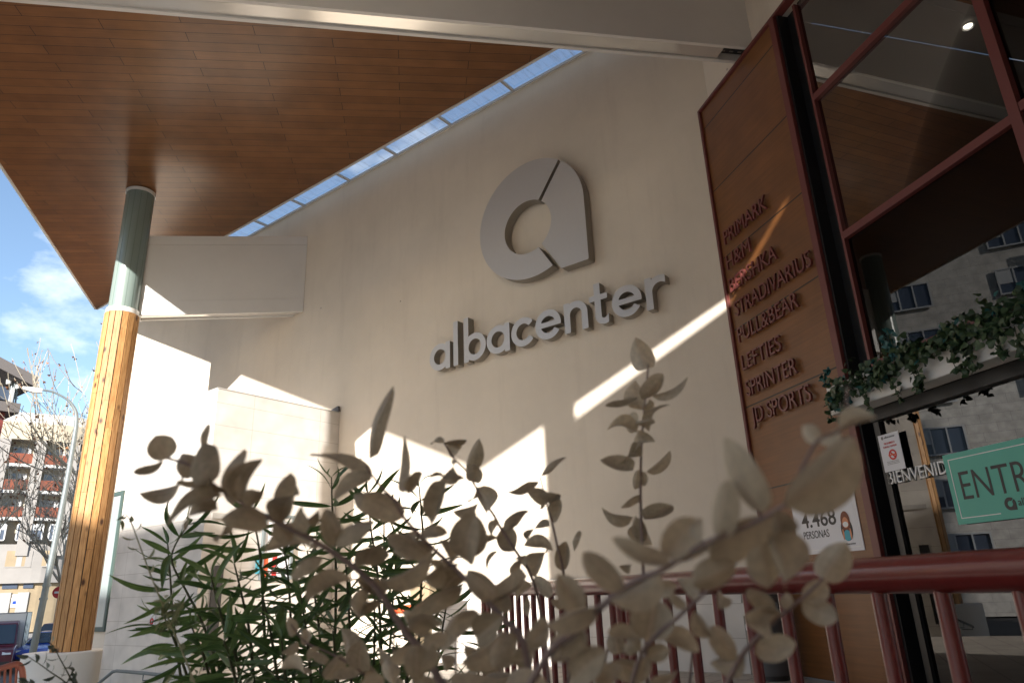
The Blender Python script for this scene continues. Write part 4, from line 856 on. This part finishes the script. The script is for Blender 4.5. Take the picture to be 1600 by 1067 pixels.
# ---- pale arching twig and the small weeds by the pedestal
pr = random.Random(8)
def weed(name, label, paths, dep, lm, sm_, lw=.006, ll=.022, n=14):
    o = thing(name, tuple(at(paths[0][-1][0], paths[0][-1][1], dep)), label, 'plant'); lv = Leaves(); s_ = MB()
    for pts in paths:
        P_ = smooth_path([at(x, y, dep) for x, y in pts], 5); s_.tube(P_, [.0008 + .001 * i / len(P_) for i in range(len(P_))], 5)
        for k_ in range(n):
            i = int(k_ / n * (len(P_) - 1)); a = P_[i]; d = (P_[min(i + 1, len(P_) - 1)] - a).normalized(); w_ = d.cross(RX * pr.uniform(-1, 1) + UP * pr.uniform(-1, 1) + FW * pr.uniform(-1, 1)).normalized()
            l_ = ll * pr.uniform(.6, 1.3); lv.leaf(a, a + (w_ - d * .5).normalized() * l_, d.cross(w_) + w_ * .3, lw * pr.uniform(.7, 1.3) * 1.6, tone=pr.uniform(0, 1), nl=4, nw=2, point=True)
    s_.build('stems', sm_, o, smooth=True); lv.build('foliage', lm, o); return o
weed('pale_twig', 'thin pale arching twig with tiny leaves left of the oleander', [[(190,812),(194,803),(203,812),(212,835),(222,862),(234,895),(246,925),(262,965),(290,1030),(320,1110)], [(262,985),(275,955),(288,940)], [(262,975),(252,950),(268,935)]], 1.3, M['pale'], mat('pale_stem', (.42, .42, .26), .6), n=16)
weed('wispy_weed', 'wispy grey green weed sprays in front of the white pedestal', [[(45,1026),(62,1037),(80,1050),(98,1062),(120,1080)], [(76,1003),(84,1010),(93,1027),(103,1045),(112,1062),(125,1085)], [(40,1063),(48,1067),(60,1085)], [(100,1075),(110,1055),(116,1045)]], 1.5, M['greenish'], M['olestem'], lw=.006, ll=.024, n=10)
pl = MB()
pl.prism([Vector(p) for p in [(-3.2, 0, 0), (.35, -.2, 0), (.9, .25, 0), (-.35, 1.12, 0), (-3.3, 3.5, 0)]], (0, 0, .32)); pl = pl.build('planter_bed', [M['concrete']]); tag(pl, 'low concrete planter bed under the foreground shrubs', 'planter')
sl_ = MB(); sl_.prism([Vector(p) for p in [(-3.1, .1, .322), (.3, -.1, .322), (.78, .25, .322), (-.38, 1.02, .322), (-3.2, 3.3, .322)]], (0, 0, .03)); s2 = sl_.build('soil', M['soil'], pl)
# ---- ivy on the lintel
iv = thing('ivy_garland', tuple(rw(3.2, 3.2, .2)), 'green ivy garland draped along the pale lintel above the entrance', 'ivy')
IV = Leaves(); IT = Leaves(); vr = random.Random(21); vs_ = MB()
def heart(LV_, p, d, sz, tone):
    n_ = Vector((vr.uniform(-1, 1), vr.uniform(-1, 1), vr.uniform(-1, 1))) - NR * 1.2; s_ = d.cross(n_).normalized()
    q = len(LV_.v); nn = d.cross(s_)
    prof = [(0, 0), (-.10, .30), (.02, .48), (.28, .50), (.62, .30), (1, 0), (.62, -.30), (.28, -.50), (.02, -.48), (-.10, -.30)]
    LV_.v.append(tuple(p + d * sz * .3)); LV_.au += [0] + [1 if c_ else .0 for a_, c_ in prof]; LV_.al += [.3] + [a_ for a_, c_ in prof]
    for a_, c_ in prof: LV_.v.append(tuple(p + d * (a_ * sz) + s_ * (c_ * sz) + nn * (.18 * sz * (abs(c_) * 2) ** 2)))
    for i in range(10): LV_.f.append((q, q + 1 + i, q + 1 + (i + 1) % 10)); LV_.t.append(tone)
def ivp(px, py, off=.25): return onp(px, py, NR, DR - off)
path = [(1296,628),(1312,608),(1345,592),(1372,585),(1400,556),(1425,548),(1450,545),(1478,528),(1500,520),(1530,512),(1560,500),(1600,478),(1650,455),(1720,420)]
thick = [34, 34, 30, 24, 30, 22, 14, 22, 34, 36, 34, 40, 44, 44]
for i in range(len(path) - 1):
    for k_ in range(72):
        t = vr.random(); x = path[i][0] * (1 - t) + path[i + 1][0] * t; y = path[i][1] * (1 - t) + path[i + 1][1] * t; r_ = (thick[i] * (1 - t) + thick[i + 1] * t)
        y += vr.gauss(0, .42) * r_; p = ivp(x + vr.gauss(0, 4), y, vr.uniform(.18, .40))
        d = Vector((vr.uniform(-1, 1), vr.uniform(-1, 1), vr.uniform(-1.4, .5))).normalized()
        (heart(IT, p, d, vr.uniform(.05, .075), vr.random()) if vr.random() < .07 else heart(IV, p, d, vr.uniform(.05, .085), vr.random()))
hang = [[(1300,620),(1296,640),(1300,655)], [(1318,615),(1324,640),(1330,652)], [(1345,600),(1352,625),(1360,640)], [(1380,585),(1395,600),(1405,622)], [(1415,560),(1430,590),(1436,612)], [(1425,565),(1438,590),(1430,605)], [(1490,530),(1488,560),(1495,578)], [(1500,535),(1510,560),(1508,585)], [(1515,540),(1518,565),(1520,575)], [(1545,520),(1560,545),(1575,550)], [(1585,510),(1592,540),(1596,556)], [(1400,560),(1392,530),(1385,515)], [(1398,555),(1388,540),(1380,528)], [(1480,525),(1472,505)], [(1548,505),(1552,480)], [(1290,600),(1288,585),(1290,578)]]
for pts in hang:
    P_ = smooth_path([ivp(x, y, .28) for x, y in pts], 5); vs_.tube(P_, .004, 5)
    for p in P_:
        for _ in range(2):
            d = Vector((vr.uniform(-1, 1), vr.uniform(-1, 1), vr.uniform(-1.5, .1))).normalized(); q = p + Vector((vr.gauss(0, .02), vr.gauss(0, .02), vr.gauss(0, .015)))
            (heart(IT, q, d, vr.uniform(.045, .065), .5) if pts[-1][1] < pts[0][1] else heart(IV, q, d, vr.uniform(.045, .07), vr.random()))
P_ = smooth_path([ivp(x, y, .24) for x, y in path], 5); vs_.tube(P_, .008, 6)
vs_.build('vine_stem', M['olestem'], iv, smooth=True); IV.build('foliage', M['ivy'], iv); IT.build('teal_foliage', M['ivyt'], iv)
# ================================================================== street, left edge
def upr(px, py, dist, z):   # ground point under an image column at a vertical plane
    p = atv(px, py, dist); return Vector((p.x, p.y, z))
# lamp
lp = [(40, 1075), (51, 1020), (84, 858), (104, 757), (117, 680), (119.5, 660), (119, 645), (114, 634), (106, 625), (95, 618), (82, 612), (66, 609)]
LP = [atv(x, y, 24) for x, y in lp]
lm = thing('street_lamp', (LP[0].x, LP[0].y, STREET), 'tall grey street lamp with curved arm, left of the timber column', 'street lamp')
base = Vector((LP[1].x, LP[1].y, STREET)); shaft = [base] + LP[1:]
b = MB(); sp_ = smooth_path(shaft, 4); b.tube(sp_, [max(.030, .095 - .0019 * i) for i in range(len(sp_))], 14); b.build('pole', M['greypole'], lm, smooth=True)
b = MB(); b.cyl(base, base + Vector((0, 0, .35)), .14, .12, 16); b.build('base', M['greypole'], lm)
for q in (atv(68, 935, 24), atv(73, 914, 24)): b = MB(); b.cyl(q - Vector((0, 0, .03)), q + Vector((0, 0, .03)), .105, n=16); b.build('collar', M['greypole'], lm)
q0, q1 = atv(66, 609.5, 24), atv(35, 606, 24); d = q1 - q0; sdv = d.cross(Vector(Z)).normalized()
b = MB(); b.prism([q0 + Vector((0, 0, .05)), q0 - Vector((0, 0, .06)), q0 + d * .45 - Vector((0, 0, .08)), q1 - Vector((0, 0, .02)), q1 + Vector((0, 0, .05)), q0 + d * .5 + Vector((0, 0, .06))], sdv * .16); b.build('lamp_head', M['trim'], lm)
# ---- apartment house
AD = 100.0; AU = Vector((N60.y, -N60.x, 0)) * -1
AU = Vector((0.326, 0.945, 0)).normalized()         # along the facade, to the right in the picture
A0 = atv(0, 800, AD); A0.z = 0
M['apc'] = mat('cream_apartment_render', (0.44, 0.385, 0.29), 0.85, noise=.12, nscale=.3); M['apg'] = mat('grey_apartment_render', (0.27, 0.255, 0.24), 0.85, noise=.12, nscale=.3)
M['apw'] = mat('white_parapet', (0.52, 0.52, 0.51), 0.8, noise=.05, nscale=.4); M['apr'] = mat('rust_red_balcony', (0.17, 0.042, 0.018), 0.7, noise=.3, nscale=1.5)
M['win'] = mat('house_window_glass', (0.07, 0.09, 0.13), 0.12, spec=.8); M['shut'] = mat('pale_shutter', (0.30, 0.30, 0.30), 0.7); M['wfr'] = mat('white_window_frame', (0.48, 0.49, 0.50), 0.6); M['bed'] = mat('warm_beige_wall', (0.30, 0.235, 0.15), 0.9, noise=.2, nscale=.5)
ap = thing('apartment_building', tuple(A0 + Vector((0, 0, STREET))), 'cream and grey apartment block with rust red balconies and a rounded corner', 'building')
def az(y, px=60): return atv(px, y, AD).z
def au(x, y=800): p = atv(x, y, AD) - A0; return p.dot(AU)
W0, W1 = -30, au(128, 800)
def ab(mb, u0, u1, v0, v1, z0, z1):   # v: depth behind the facade
    mb.box(A0 + AU * u0 + N60 * v0 + Vector((0, 0, z0)), AU * (u1 - u0), N60 * (v1 - v0), (0, 0, z1 - z0))
FH = 3.02; zt_ = az(661); Z0_ = az(862)
zf = [az(848), az(848) + 2.6]  # concrete band over the ground floor
b = MB(); ab(b, W0, W1 - 2, 1.6, 12, STREET, zt_ - .3)
arc = [A0 + AU * (W1 - 2) + N60 * 1.6] + [A0 + AU * (W1 - 2 + 5 * math.sin(t)) + N60 * (6.6 - 5 * math.cos(t)) for t in [i * math.pi / 24 for i in range(1, 13)]] + [A0 + AU * (W1 + 3) + N60 * 12, A0 + AU * (W1 - 2) + N60 * 12]
b.prism([p + Vector((0, 0, STREET)) for p in arc], (0, 0, zt_ - .3 - STREET)); b.build('rear_wall', M['apc'], ap)
def curved(mb, r, v0, z0, z1, th=.25, a1=12):
    """front band that runs straight and then rounds the right corner"""
    pts = [A0 + AU * W0 + N60 * v0]; pts += [A0 + AU * (W1 - 4) + N60 * v0]
    pts += [A0 + AU * (W1 - 4 + r * math.sin(t)) + N60 * (v0 + r - r * math.cos(t)) for t in [i * math.pi / 24 for i in range(1, a1 + 1)]]
    n = len(pts); inn = []
    for i, p in enumerate(pts):
        d = (pts[min(i + 1, n - 1)] - pts[max(i - 1, 0)]).normalized(); inn.append(p + Vector((-d.y, d.x, 0)) * th)
    for i in range(n - 1):
        q = [pts[i], pts[i + 1], inn[i + 1], inn[i]]
        mb.box8([p + Vector((0, 0, z0)) for p in q] + [p + Vector((0, 0, z1)) for p in q])
b = MB(); curved(b, 7, -.1, az(688), zt_ - .01, th=1.6); b.build('cornice_band', M['apc'], ap)
b = MB(); curved(b, 6.5, .4, zt_ + .0, az(645), th=.3); b.build('parapet', M['apw'], ap)
b = MB(); curved(b, 7, 0, az(910), az(868), th=.4); curved(b, 7, .02, az(868), az(850), th=.25); 
b.build('lower_band', M['apg'], ap)
floors = [(az(725), az(710)), (az(766), az(751)), (az(808), az(793))]
ztops = az(688)
for i, (zb, zt2) in enumerate(floors):
    b = MB(); curved(b, 7, -.05, zb - .35, zb, th=1.7); b.build('floor_slab', M['apw'], ap)
cols_ = [au(-60), au(-22), au(22) + 0, au(48), au(92), au(110)]
cw = 1.15
for u in (au(-70), au(-14), au(45), au(100)):
    b = MB(); ab(b, u - cw / 2, u + cw / 2, -.2, 1.59, az(868), ztops); b.build('pier', M['apg'], ap)
bays = [(au(-70) + cw / 2, au(-14) - cw / 2), (au(-14) + cw / 2, au(45) - cw / 2), (au(45) + cw / 2, au(100) - cw / 2), (au(100) + cw / 2, W1 - 2.2)]
for zb, zt2 in floors:
    for j, (u0, u1) in enumerate(bays):
        b = MB(); ab(b, u0 + .02, u1 - .02, -.12, -.02, zb + .01, zb + 1.15); b.build('balcony', M['apr'], ap)
        nw_ = max(1, int((u1 - u0) / 3.2))
        for k_ in range(nw_):
            uc = u0 + (u1 - u0) * (k_ + .5) / nw_; b = MB(); ab(b, uc - .8, uc + .8, 1.5, 1.58, zb + .05, zb + 2.1); w_ = b.build('window', M['win'], ap)
            b = MB(); ab(b, uc - .9, uc - .78, 1.44, 1.52, zb + .05, zb + 2.15); ab(b, uc + .78, uc + .9, 1.44, 1.52, zb + .05, zb + 2.15); ab(b, uc - .05, uc + .05, 1.45, 1.50, zb + .05, zb + 2.1); ab(b, uc + .1, uc + .8, 1.46, 1.49, zb + 1.3, zb + 2.1); b.build('frame', M['wfr'], w_)
# glazed storey
zb = az(858); 
for j, (x0, x1) in enumerate([(-60, -35), (-20, 14), (32, 72), (82, 110)]):
    b = MB(); ab(b, au(x0), au(x1), -.06, .0, az(843), az(820)); w_ = b.build('window', M['win'], ap)
    b = MB(); u0, u1 = au(x0), au(x1); n_ = 4
    for k_ in range(n_ + 1): u = u0 + (u1 - u0) * k_ / n_; ab(b, u - .07, u + .07, -.12, -.061, az(843), az(820))
    ab(b, u0, u1, -.12, -.062, az(843) - .12, az(843)); ab(b, u0, u1, -.12, -.062, az(820), az(820) + .12); ab(b, u0 + (u1 - u0) * .5, u1, -.09, -.064, az(828), az(820)); b.build('frame', M['wfr'], w_)
b = MB(); curved(b, 7, 0, az(868) , az(846), th=.2); 
# loggias in the grey band and ground floor
for x0, x1 in ((-50, -8), (-5, 8), (23, 63), (79, 96)):
    b = MB(); ab(b, au(x0), au(x1), -.02, -.004, az(884), az(860)); w_ = b.build('loggia', M['bed'], ap)
    u0, u1 = au(x0), au(x1); b = MB(); ab(b, u0 + (u1 - u0) * .75, u1, -.03, -.021, az(884), az(860)); ab(b, u0, u1, -.05, -.031, az(884) - .12, az(884)); b.build('shade_screen', M['apg'], w_)
    b = MB(); ab(b, u0 + (u1 - u0) * .4, u0 + (u1 - u0) * .62, -.03, -.021, az(884), az(866)); b.build('door', M['shut'], w_)
b = MB(); curved(b, 7, .5, STREET, az(910), th=.3); b.build('ground_floor_wall', M['bed'], ap)
for x0, x1, y0, y1, mm, nm in ((-30, -5, 990, 924, 'shut', 'shutter'), (19, 41, 990, 924, 'shut', 'shutter'), (51, 68, 990, 924, 'shut', 'shutter'), (25, 48, 918, 908, 'win', 'window'), (57, 72, 918, 908, 'win', 'window'), (43, 52, 947, 927, 'paper', 'notice')):
    b = MB(); ab(b, au(x0), au(x1), .38, .49, az(y0), az(y1)); b.build(nm, M[mm], ap)
b = MB(); ab(b, au(45), au(50.5), .36, .379, az(942), az(937)); b.build('blue_panel', M['blue'], ap)
# roof extras
b = MB()
for k_ in range(5): u = au(90 + k_ * 11); b.cyl(A0 + AU * u + N60 * 3 + Vector((0, 0, zt_)), A0 + AU * u + N60 * 3 + Vector((0, 0, az(651))), .08, n=8)
b.tube([A0 + AU * au(88) + N60 * 3 + Vector((0, 0, az(652))), A0 + AU * au(135) + N60 * 3 + Vector((0, 0, az(652)))], .09, 8); b.build('roof_railing', M['wfr'], ap)
# ---- nearer corner house, mostly out of frame; it is what the entrance glass reflects
HX = -42.0
hx = lambda px, py: onp(px, py, (1, 0, 0), HX)
yc = hx(9, 640).y; ys = hx(28, 640).y
nb = thing('corner_building', (HX - 5, yc - 15, STREET), 'tall corner house at the left edge with dark eaves, antenna and red brick side', 'building')
M['brick'] = mat('red_brick_wall', (0.27, 0.06, 0.05), 0.85, noise=.2, nscale=2); M['eave'] = mat('grey_eaves', (0.16, 0.14, 0.13), 0.7); M['grid'] = tiled('tiled_facade', (0.58, 0.55, 0.50), (0.54, 0.51, 0.47), (0.34, 0.32, 0.30), Y, Z, 1.6, .55, .01, .5, rough=.7)
ztop = hx(10, 640).z
b = MB(); b.bx(HX - 12, HX, -34, yc - 5, STREET, 27.0); b.build('wall', M['grid'], nb)
b = MB(); b.bx(HX - 12, HX - .0, yc - 4.99, yc, STREET, hx(5, 655).z + 1.0); b.build('brick_wall', M['brick'], nb)
zp = hx(10, 630).z; ze = hx(18, 597).z
b = MB(); b.bx(HX - 9, HX + .4, yc - 5, yc + .5, zp - .5, zp); b.build('terrace_slab', M['eave'], nb)
b = MB(); b.bx(HX - 9, HX, yc - 5, yc + .1, zp + .01, ze - .3); b.build('penthouse_glass', M['win'], nb)
b = MB()
for y in (yc + .11, yc - 1.2, yc - 2.6): b.bx(HX + .001, HX + .12, y - .08, y + .08, zp + .01, ze - .3)
b.build('window_frame', M['wfr'], nb)
b = MB(); b.prism([Vector((HX - 10, yc + .9, ze - .29)), Vector((HX + .9, yc + .9, ze - .29)), Vector((HX + .9, yc - 5, ze + 1.9)), Vector((HX - 10, yc - 5, ze + 1.9))], (0, 0, .55)); b.build('eaves', M['eave'], nb)
# facade storeys seen in the reflection
for s in range(8):
    z = 1.6 + 3.1 * s
    for y0 in np.arange(-31, yc - 8, 6.4):
        b = MB(); b.bx(HX + .002, HX + .12, y0, y0 + 2.6, z, z + 1.5); w_ = b.build('window', M['win'], nb)
        b = MB()
        for yy in (y0 - .08, y0 + .82, y0 + 1.7, y0 + 2.6): b.bx(HX + .121, HX + .2, yy, yy + .09, z, z + 1.5)
        b.bx(HX + .121, HX + .2, y0 - .1, y0 + 2.7, z - .1, z - .001); b.bx(HX + .121, HX + .2, y0 - .1, y0 + 2.7, z + 1.501, z + 1.6); b.bx(HX + .121, HX + .16, y0 + 1.75, y0 + 2.59, z + .6, z + 1.5); b.build('frame', M['wfr'], w_)
    b = MB(); b.bx(HX + .002, HX + 1.1, -28.2 if s % 2 else -20, -6, z - 1.0, z - .75); b.bx(HX + 1.0, HX + 1.1, -28.2 if s % 2 else -20, -6, z - .749, z + .1); b.build('balcony', M['bed'] if s % 2 else M['apc'], nb)
# antennas
b = MB()
for px, y0, y1, r_ in ((14, 600, 581, .13), (27.5, 607, 585, .11), (31, 606, 584, .08)):
    q = hx(px, y0); q.x -= 0; q2 = hx(px + 1, y1); b.cyl(q, q2, r_, r_, 12)
b.build('antenna', M['apw'], nb, smooth=True)
b = MB()
for px in (17, 21, 25): b.tube([hx(px - 1, 632), hx(px + 3, 586)], .05, 6)
for py in (592, 600, 608, 616, 624): b.tube([hx(15, py), hx(28, py - 2)], .04, 6)
for k_ in range(4): b.tube([hx(17, 624 - 9 * k_), hx(26, 615 - 9 * k_)], .035, 6)
b.build('mast', M['greypole'], nb)
# ---- bare plane trees
tr = random.Random(17)
def tree(base, h, seeds, label, leaves=150, aim=None, spread=1.0):
    o = thing('plane_tree', tuple(base), label, 'tree', 'bare plane trees along the street'); t = MB(); c = MB(); lv = Leaves()
    top = base + Vector((0, 0, h * .28)); t.tube([base, base + Vector((.05, 0, h * .14)), top], [.28, .22, .20], 12); t.build('trunk', mat('plane_bark', (.24, .21, .16), .85, noise=.3, nscale=4), o, smooth=True)
    tips = []
    def grow(p, d, ln, r, lev):
        n = 5; pts = [p]; q = Vector(p); dd = Vector(d)
        for i in range(n):
            dd = (dd + Vector((tr.gauss(0, .10), tr.gauss(0, .10), tr.gauss(.07, .06)))).normalized(); q = q + dd * (ln / n); pts.append(Vector(q))
        c.tube(pts, [max(.016, r * (1 - .6 * i / n)) for i in range(n + 1)], 5 if lev < 3 else 3, cap=False)
        if lev >= 4: tips.append((pts[-1], pts[2])); return
        for k_ in range(tr.choice((4, 5)) if lev < 3 else 4):
            i = tr.randint(2, n); ax = dd.orthogonal().normalized(); an = tr.uniform(0, 6.28); w_ = ax * math.cos(an) + dd.cross(ax) * math.sin(an)
            grow(pts[i], (dd + w_ * tr.uniform(.35, .9) * spread + Vector((0, 0, .15))).normalized(), ln * tr.uniform(.55, .8), r * .5, lev + 1)
    for k_ in range(seeds):
        an = 2 * math.pi * k_ / seeds + tr.uniform(-.3, .3); grow(top - Vector((0, 0, .2)), Vector((math.cos(an) * .75, math.sin(an) * .75, 1)).normalized(), h * .30, .10, 1)
    c.build('crown', mat('bare_twigs', (.38, .33, .25), .85), o)
    for _ in range(leaves):
        p = tr.choice(tips); q = p[0].lerp(p[1], tr.random()); d = Vector((tr.uniform(-1, 1), tr.uniform(-1, 1), tr.uniform(-1, .2))).normalized(); s_ = tr.uniform(.10, .2); lv.leaf(q, q + d * s_, d.orthogonal(), s_ * .8, tone=tr.random(), nl=2, nw=2, cup=.6)
    lv.build('dead_leaves', leafmat('dead_leaf', (.12, .045, .02), (.32, .13, .05), .7, .15), o)
    return o
tree(upr(165, 950, 44, STREET), 19.0, 8, 'bare plane tree with a few brown leaves, its trunk behind the timber column', 900, spread=1.25)
tree(upr(95, 950, 60, STREET), 14.0, 6, 'bare plane tree standing before the apartment block, further off', 400)
tree(upr(-120, 950, 42, STREET), 12.0, 5, 'bare plane tree whose boughs reach in from beyond the left edge', 200)
# ---- vehicles
def wheel(parent, c, ax, r=.31, w=.2):
    b = MB(); b.cyl(c - ax * w / 2, c + ax * w / 2, r, r, 24); t = b.build('wheel', M['tyre'], parent, smooth=True)
    b = MB(); b.cyl(c - ax * (w / 2 + .008), c + ax * (w / 2 + .008), r * .62, r * .62, 16); b.build('rim', M['rim'], t)
def car(base, fdir, label, paint, L_=4.0, Wd=1.7, H_=1.45, van=False):
    o = thing('parked_car' if not van else 'box_van', tuple(base), label, 'car' if not van else 'van', None)
    f = fdir.normalized(); s = Vector((f.y, -f.x, 0))
    P = lambda x, y, z: base + f * x + s * y + Vector((0, 0, z))
    if not van:
        prof = [(-L_ / 2, .30), (-L_ / 2, .75), (-L_ / 2 + .12, .92), (L_ / 2 - 1.15, .95), (L_ / 2 - .25, .80), (L_ / 2, .62), (L_ / 2, .28), (L_ / 2 - .3, .2), (-L_ / 2 + .3, .2)]
        cab = [(-L_ / 2 + .1, .93, .80), (-L_ / 2 + .35, H_ - .05, .62), (-L_ / 2 + .9, H_, .62), (L_ / 2 - 1.95, H_ - .03, .62), (L_ / 2 - 1.15, .94, .80)]
    else:
        prof = [(-.2, .35), (-.2, 1.0), (1.25, 1.02), (1.95, .88), (2.12, .68), (2.15, .38), (1.9, .25), (-.2, .25)]
        cab = [(-.2, 1.01, .86), (-.18, H_, .76), (.15, H_ + .04, .76), (.62, H_ - .06, .76), (1.28, 1.0, .86)]
    b = MB(); n = len(prof)
    ys = [-Wd / 2, -Wd / 2 + .06, Wd / 2 - .06, Wd / 2]; sc = [.985, 1.0, 1.0, .985]
    vs = [P(x * k_, y, .2 + (z - .2) * k_) for y, k_ in zip(ys, sc) for x, z in prof]
    fs = [tuple(range(n)), tuple(range(3 * n, 4 * n))] + [(j * n + i, j * n + (i + 1) % n, (j + 1) * n + (i + 1) % n, (j + 1) * n + i) for j in range(3) for i in range(n)]
    b.add(vs, fs)
    m_ = len(cab); vs = [P(x, -w_, z) for x, z, w_ in cab] + [P(x, w_, z) for x, z, w_ in cab]
    b.add(vs, [tuple(range(m_)), tuple(range(m_, 2 * m_))] + [(i, i + 1, m_ + i + 1, m_ + i) for i in range(m_ - 1)] + [(0, m_ - 1, 2 * m_ - 1, m_)])
    bd = b.build('body', paint, o, smooth=25, bevel=.015)
    # windscreen, side windows
    a1, a2 = cab[-1], cab[-2]; e = .012
    def quad(pts, nm, m): g = MB(); g.add(pts, [(0, 1, 2, 3)]); return g.build(nm, m, o)
    nrm = Vector((a2[1] - a1[1], a1[0] - a2[0])).normalized()
    w = lambda t, k_: (a1[0] + (a2[0] - a1[0]) * t - nrm.x * -.02 * 0 + .02, a1[1] + (a2[1] - a1[1]) * t + .015, (a1[2] + (a2[2] - a1[2]) * t) * k_)
    q0, q1 = w(.08, .92), w(.92, .92); g = MB(); g.prism([P(q0[0], -q0[2], q0[1]), P(q0[0], q0[2], q0[1]), P(q1[0], q1[2], q1[1]), P(q1[0], -q1[2], q1[1])], f * .012 + Vector((0, 0, .008))); g.build('windscreen', M['carglass'], o)
    for sg_ in (-1, 1):
        lo, hi = cab[0], cab[1]; xb, xf = cab[0][0] + .25, cab[-1][0] - .25; xt0, xt1 = cab[1][0] + .12, cab[-2][0] + .02
        lw_, hw_ = .79 if not van else .86, .655 if not van else .78
        zlo, zhi = (.99 if not van else 1.06), H_ - .14
        g = MB(); pts = [P(xb, sg_ * (lw_ + .0), zlo), P(xf, sg_ * lw_, zlo), P(xt1, sg_ * (hw_), zhi), P(xt0, sg_ * hw_, zhi)]; g.prism(pts, s * sg_ * .012); g.build('side_window', M['carglass'], o)
        g = MB(); y_ = sg_ * Wd * .36; xh = (L_ / 2 - .13) if not van else 2.02; zh = .66 if not van else .74
        g.prism([P(xh - .16, y_ - .14, zh + .09), P(xh + .05, y_ - .16, zh - .06), P(xh + .05, y_ + .14, zh - .06), P(xh - .14, y_ + .16, zh + .1)], f * .07 + Vector((0, 0, .02))); g.build('headlight', M['lampglass'], o)
    for x in ((-L_ / 2 + .75, L_ / 2 - .75) if not van else (1.3, -2.3)):
        for sg_ in (-1, 1): wheel(o, P(x, sg_ * (Wd / 2 - .12), .31), s)
    g = MB(); xx = (L_ / 2) if not van else 2.14; g.box(P(xx - .03, -Wd * .45, .22), f * .06, s * Wd * .9, (0, 0, .22)); g.build('bumper', M['plastic'], o)
    if van:
        g = MB(); g.box(P(-3.2, -.98, .62), f * 2.98, s * 1.96, (0, 0, 1.66)); g.build('cargo_box', M['trim'], o)
        g = MB()
        for x in (-3.22, -.26): g.box(P(x, -.99, .6), f * .06, s * 1.98, (0, 0, .02)); 
        for x, y in ((-3.21, -.995), (-3.21, .955), (-.255, -.995), (-.255, .955)): g.box(P(x, y, .62), f * .045, s * .04, (0, 0, 1.68))
        g.box(P(-3.21, -.995, 2.281), f * 3.0, s * 1.99, (0, 0, .03)); g.build('box_trim', M['greypole'], o)
        for i in range(14):
            pass
        g = MB(); rr = random.Random(4)
        for i in range(16):
            x, z, r_ = rr.uniform(-2.9, -.6), rr.uniform(.9, 2.0), rr.uniform(.03, .10); c_ = P(x, -.985, z)
            g.cyl(c_, c_ - s * .006, r_, r_ * .9, 10)
        g.build('graffiti', M['plastic'], o)
    return o
gp = lambda px, py, z=STREET: onp(px, py, (0, 0, 1), z)
vb = atv(40, 968, 40); vb.z = STREET
car(vb + AU * -.55 + Vector((-.4, -.3, 0)), Vector((.92, -.39, 0)), 'maroon van with a white cargo box, parked at the left edge', M['maroon'], H_=1.95, Wd=1.75, van=True)
cb_ = atv(80, 1000, 41); cb_.z = STREET
car(cb_, Vector((.80, -.6, 0)), 'bright blue hatchback parked between the lamp post and the timber column', M['blue'])
cc_ = atv(88, 970, 53); cc_.z = STREET
car(cc_, Vector((.8, -.6, 0)), 'maroon car parked behind the blue hatchback', M['maroon'], H_=1.6)
# ---- no entry sign
q = atv(92, 925, 56)
ns = thing('no_entry_sign', (q.x, q.y, STREET), 'round red no entry sign with white bar beside the timber column', 'road sign')
b = MB(); b.cyl(Vector((q.x, q.y, STREET)), Vector((q.x, q.y, q.z + .35)), .045, n=10); b.build('post', M['greypole'], ns)
b = MB(); b.cyl(q - N60 * .05, q - N60 * .08, .36, n=28); b.build('disc', M['redink'], ns)
b = MB(); b.box(q - AU * .25 - N60 * .10 - Vector((0, 0, .06)), AU * .5, N60 * .018, (0, 0, .12)); b.build('white_bar', M['trim'], ns)
# ---- terracotta barrier bottom left
M['terra'] = mat('brick_red_barrier_paint', (0.30, 0.10, 0.07), 0.5)
br_ = thing('crowd_barrier', tuple(atv(15, 1060, 9.5)), 'low brick red tubular barrier with rounded end in the bottom left corner', 'barrier')
q = lambda x, y: atv(x, y, 9.5)
b = MB(); b.tube(smooth_path([q(-60, 1058), q(-20, 1049), q(0, 1044), q(18, 1038.5), q(27, 1037), q(33, 1042), q(35.5, 1052), q(36, 1064), q(36, 1080), q(35, 1120)], 4), .030, 12); b.build('frame_tube', M['terra'], br_, smooth=True)
b = MB()
for i in range(8): x = 26 - i * 9; b.tube([q(x, 1041 + i * 2.2), q(x - 4, 1120)], .012, 8)
b.build('bars', M['terra'], br_, smooth=True)
# ---- orange kiosk canopy and low things glimpsed through the leaves
ko = thing('children_ride', tuple(onp(650, 955, (0, 1, 0), 8.6)), 'small orange and beige ride or stand glimpsed between the leaves', 'kiddie ride')
kq = lambda x, y: onp(x, y, (0, 1, 0), 8.6)
b = MB(); a_, c_ = kq(640, 944), kq(672, 956); b.box((a_.x, 8.2, c_.z), (c_.x - a_.x, 0, 0), (0, .6, 0), (0, 0, a_.z - c_.z)); b.build('orange_roof', M['orange'], ko, bevel=.03)
b = MB(); a_, c_ = kq(648, 910), kq(678, 943); b.box((a_.x, 8.5, c_.z), (c_.x - a_.x, 0, 0), (0, .5, 0), (0, 0, a_.z - c_.z)); a_, c_ = kq(655, 957), kq(668, 1040); b.box((a_.x, 8.4, 0), (c_.x - a_.x, 0, 0), (0, .3, 0), (0, 0, a_.z)); b.build('beige_body', M['bed'], ko)
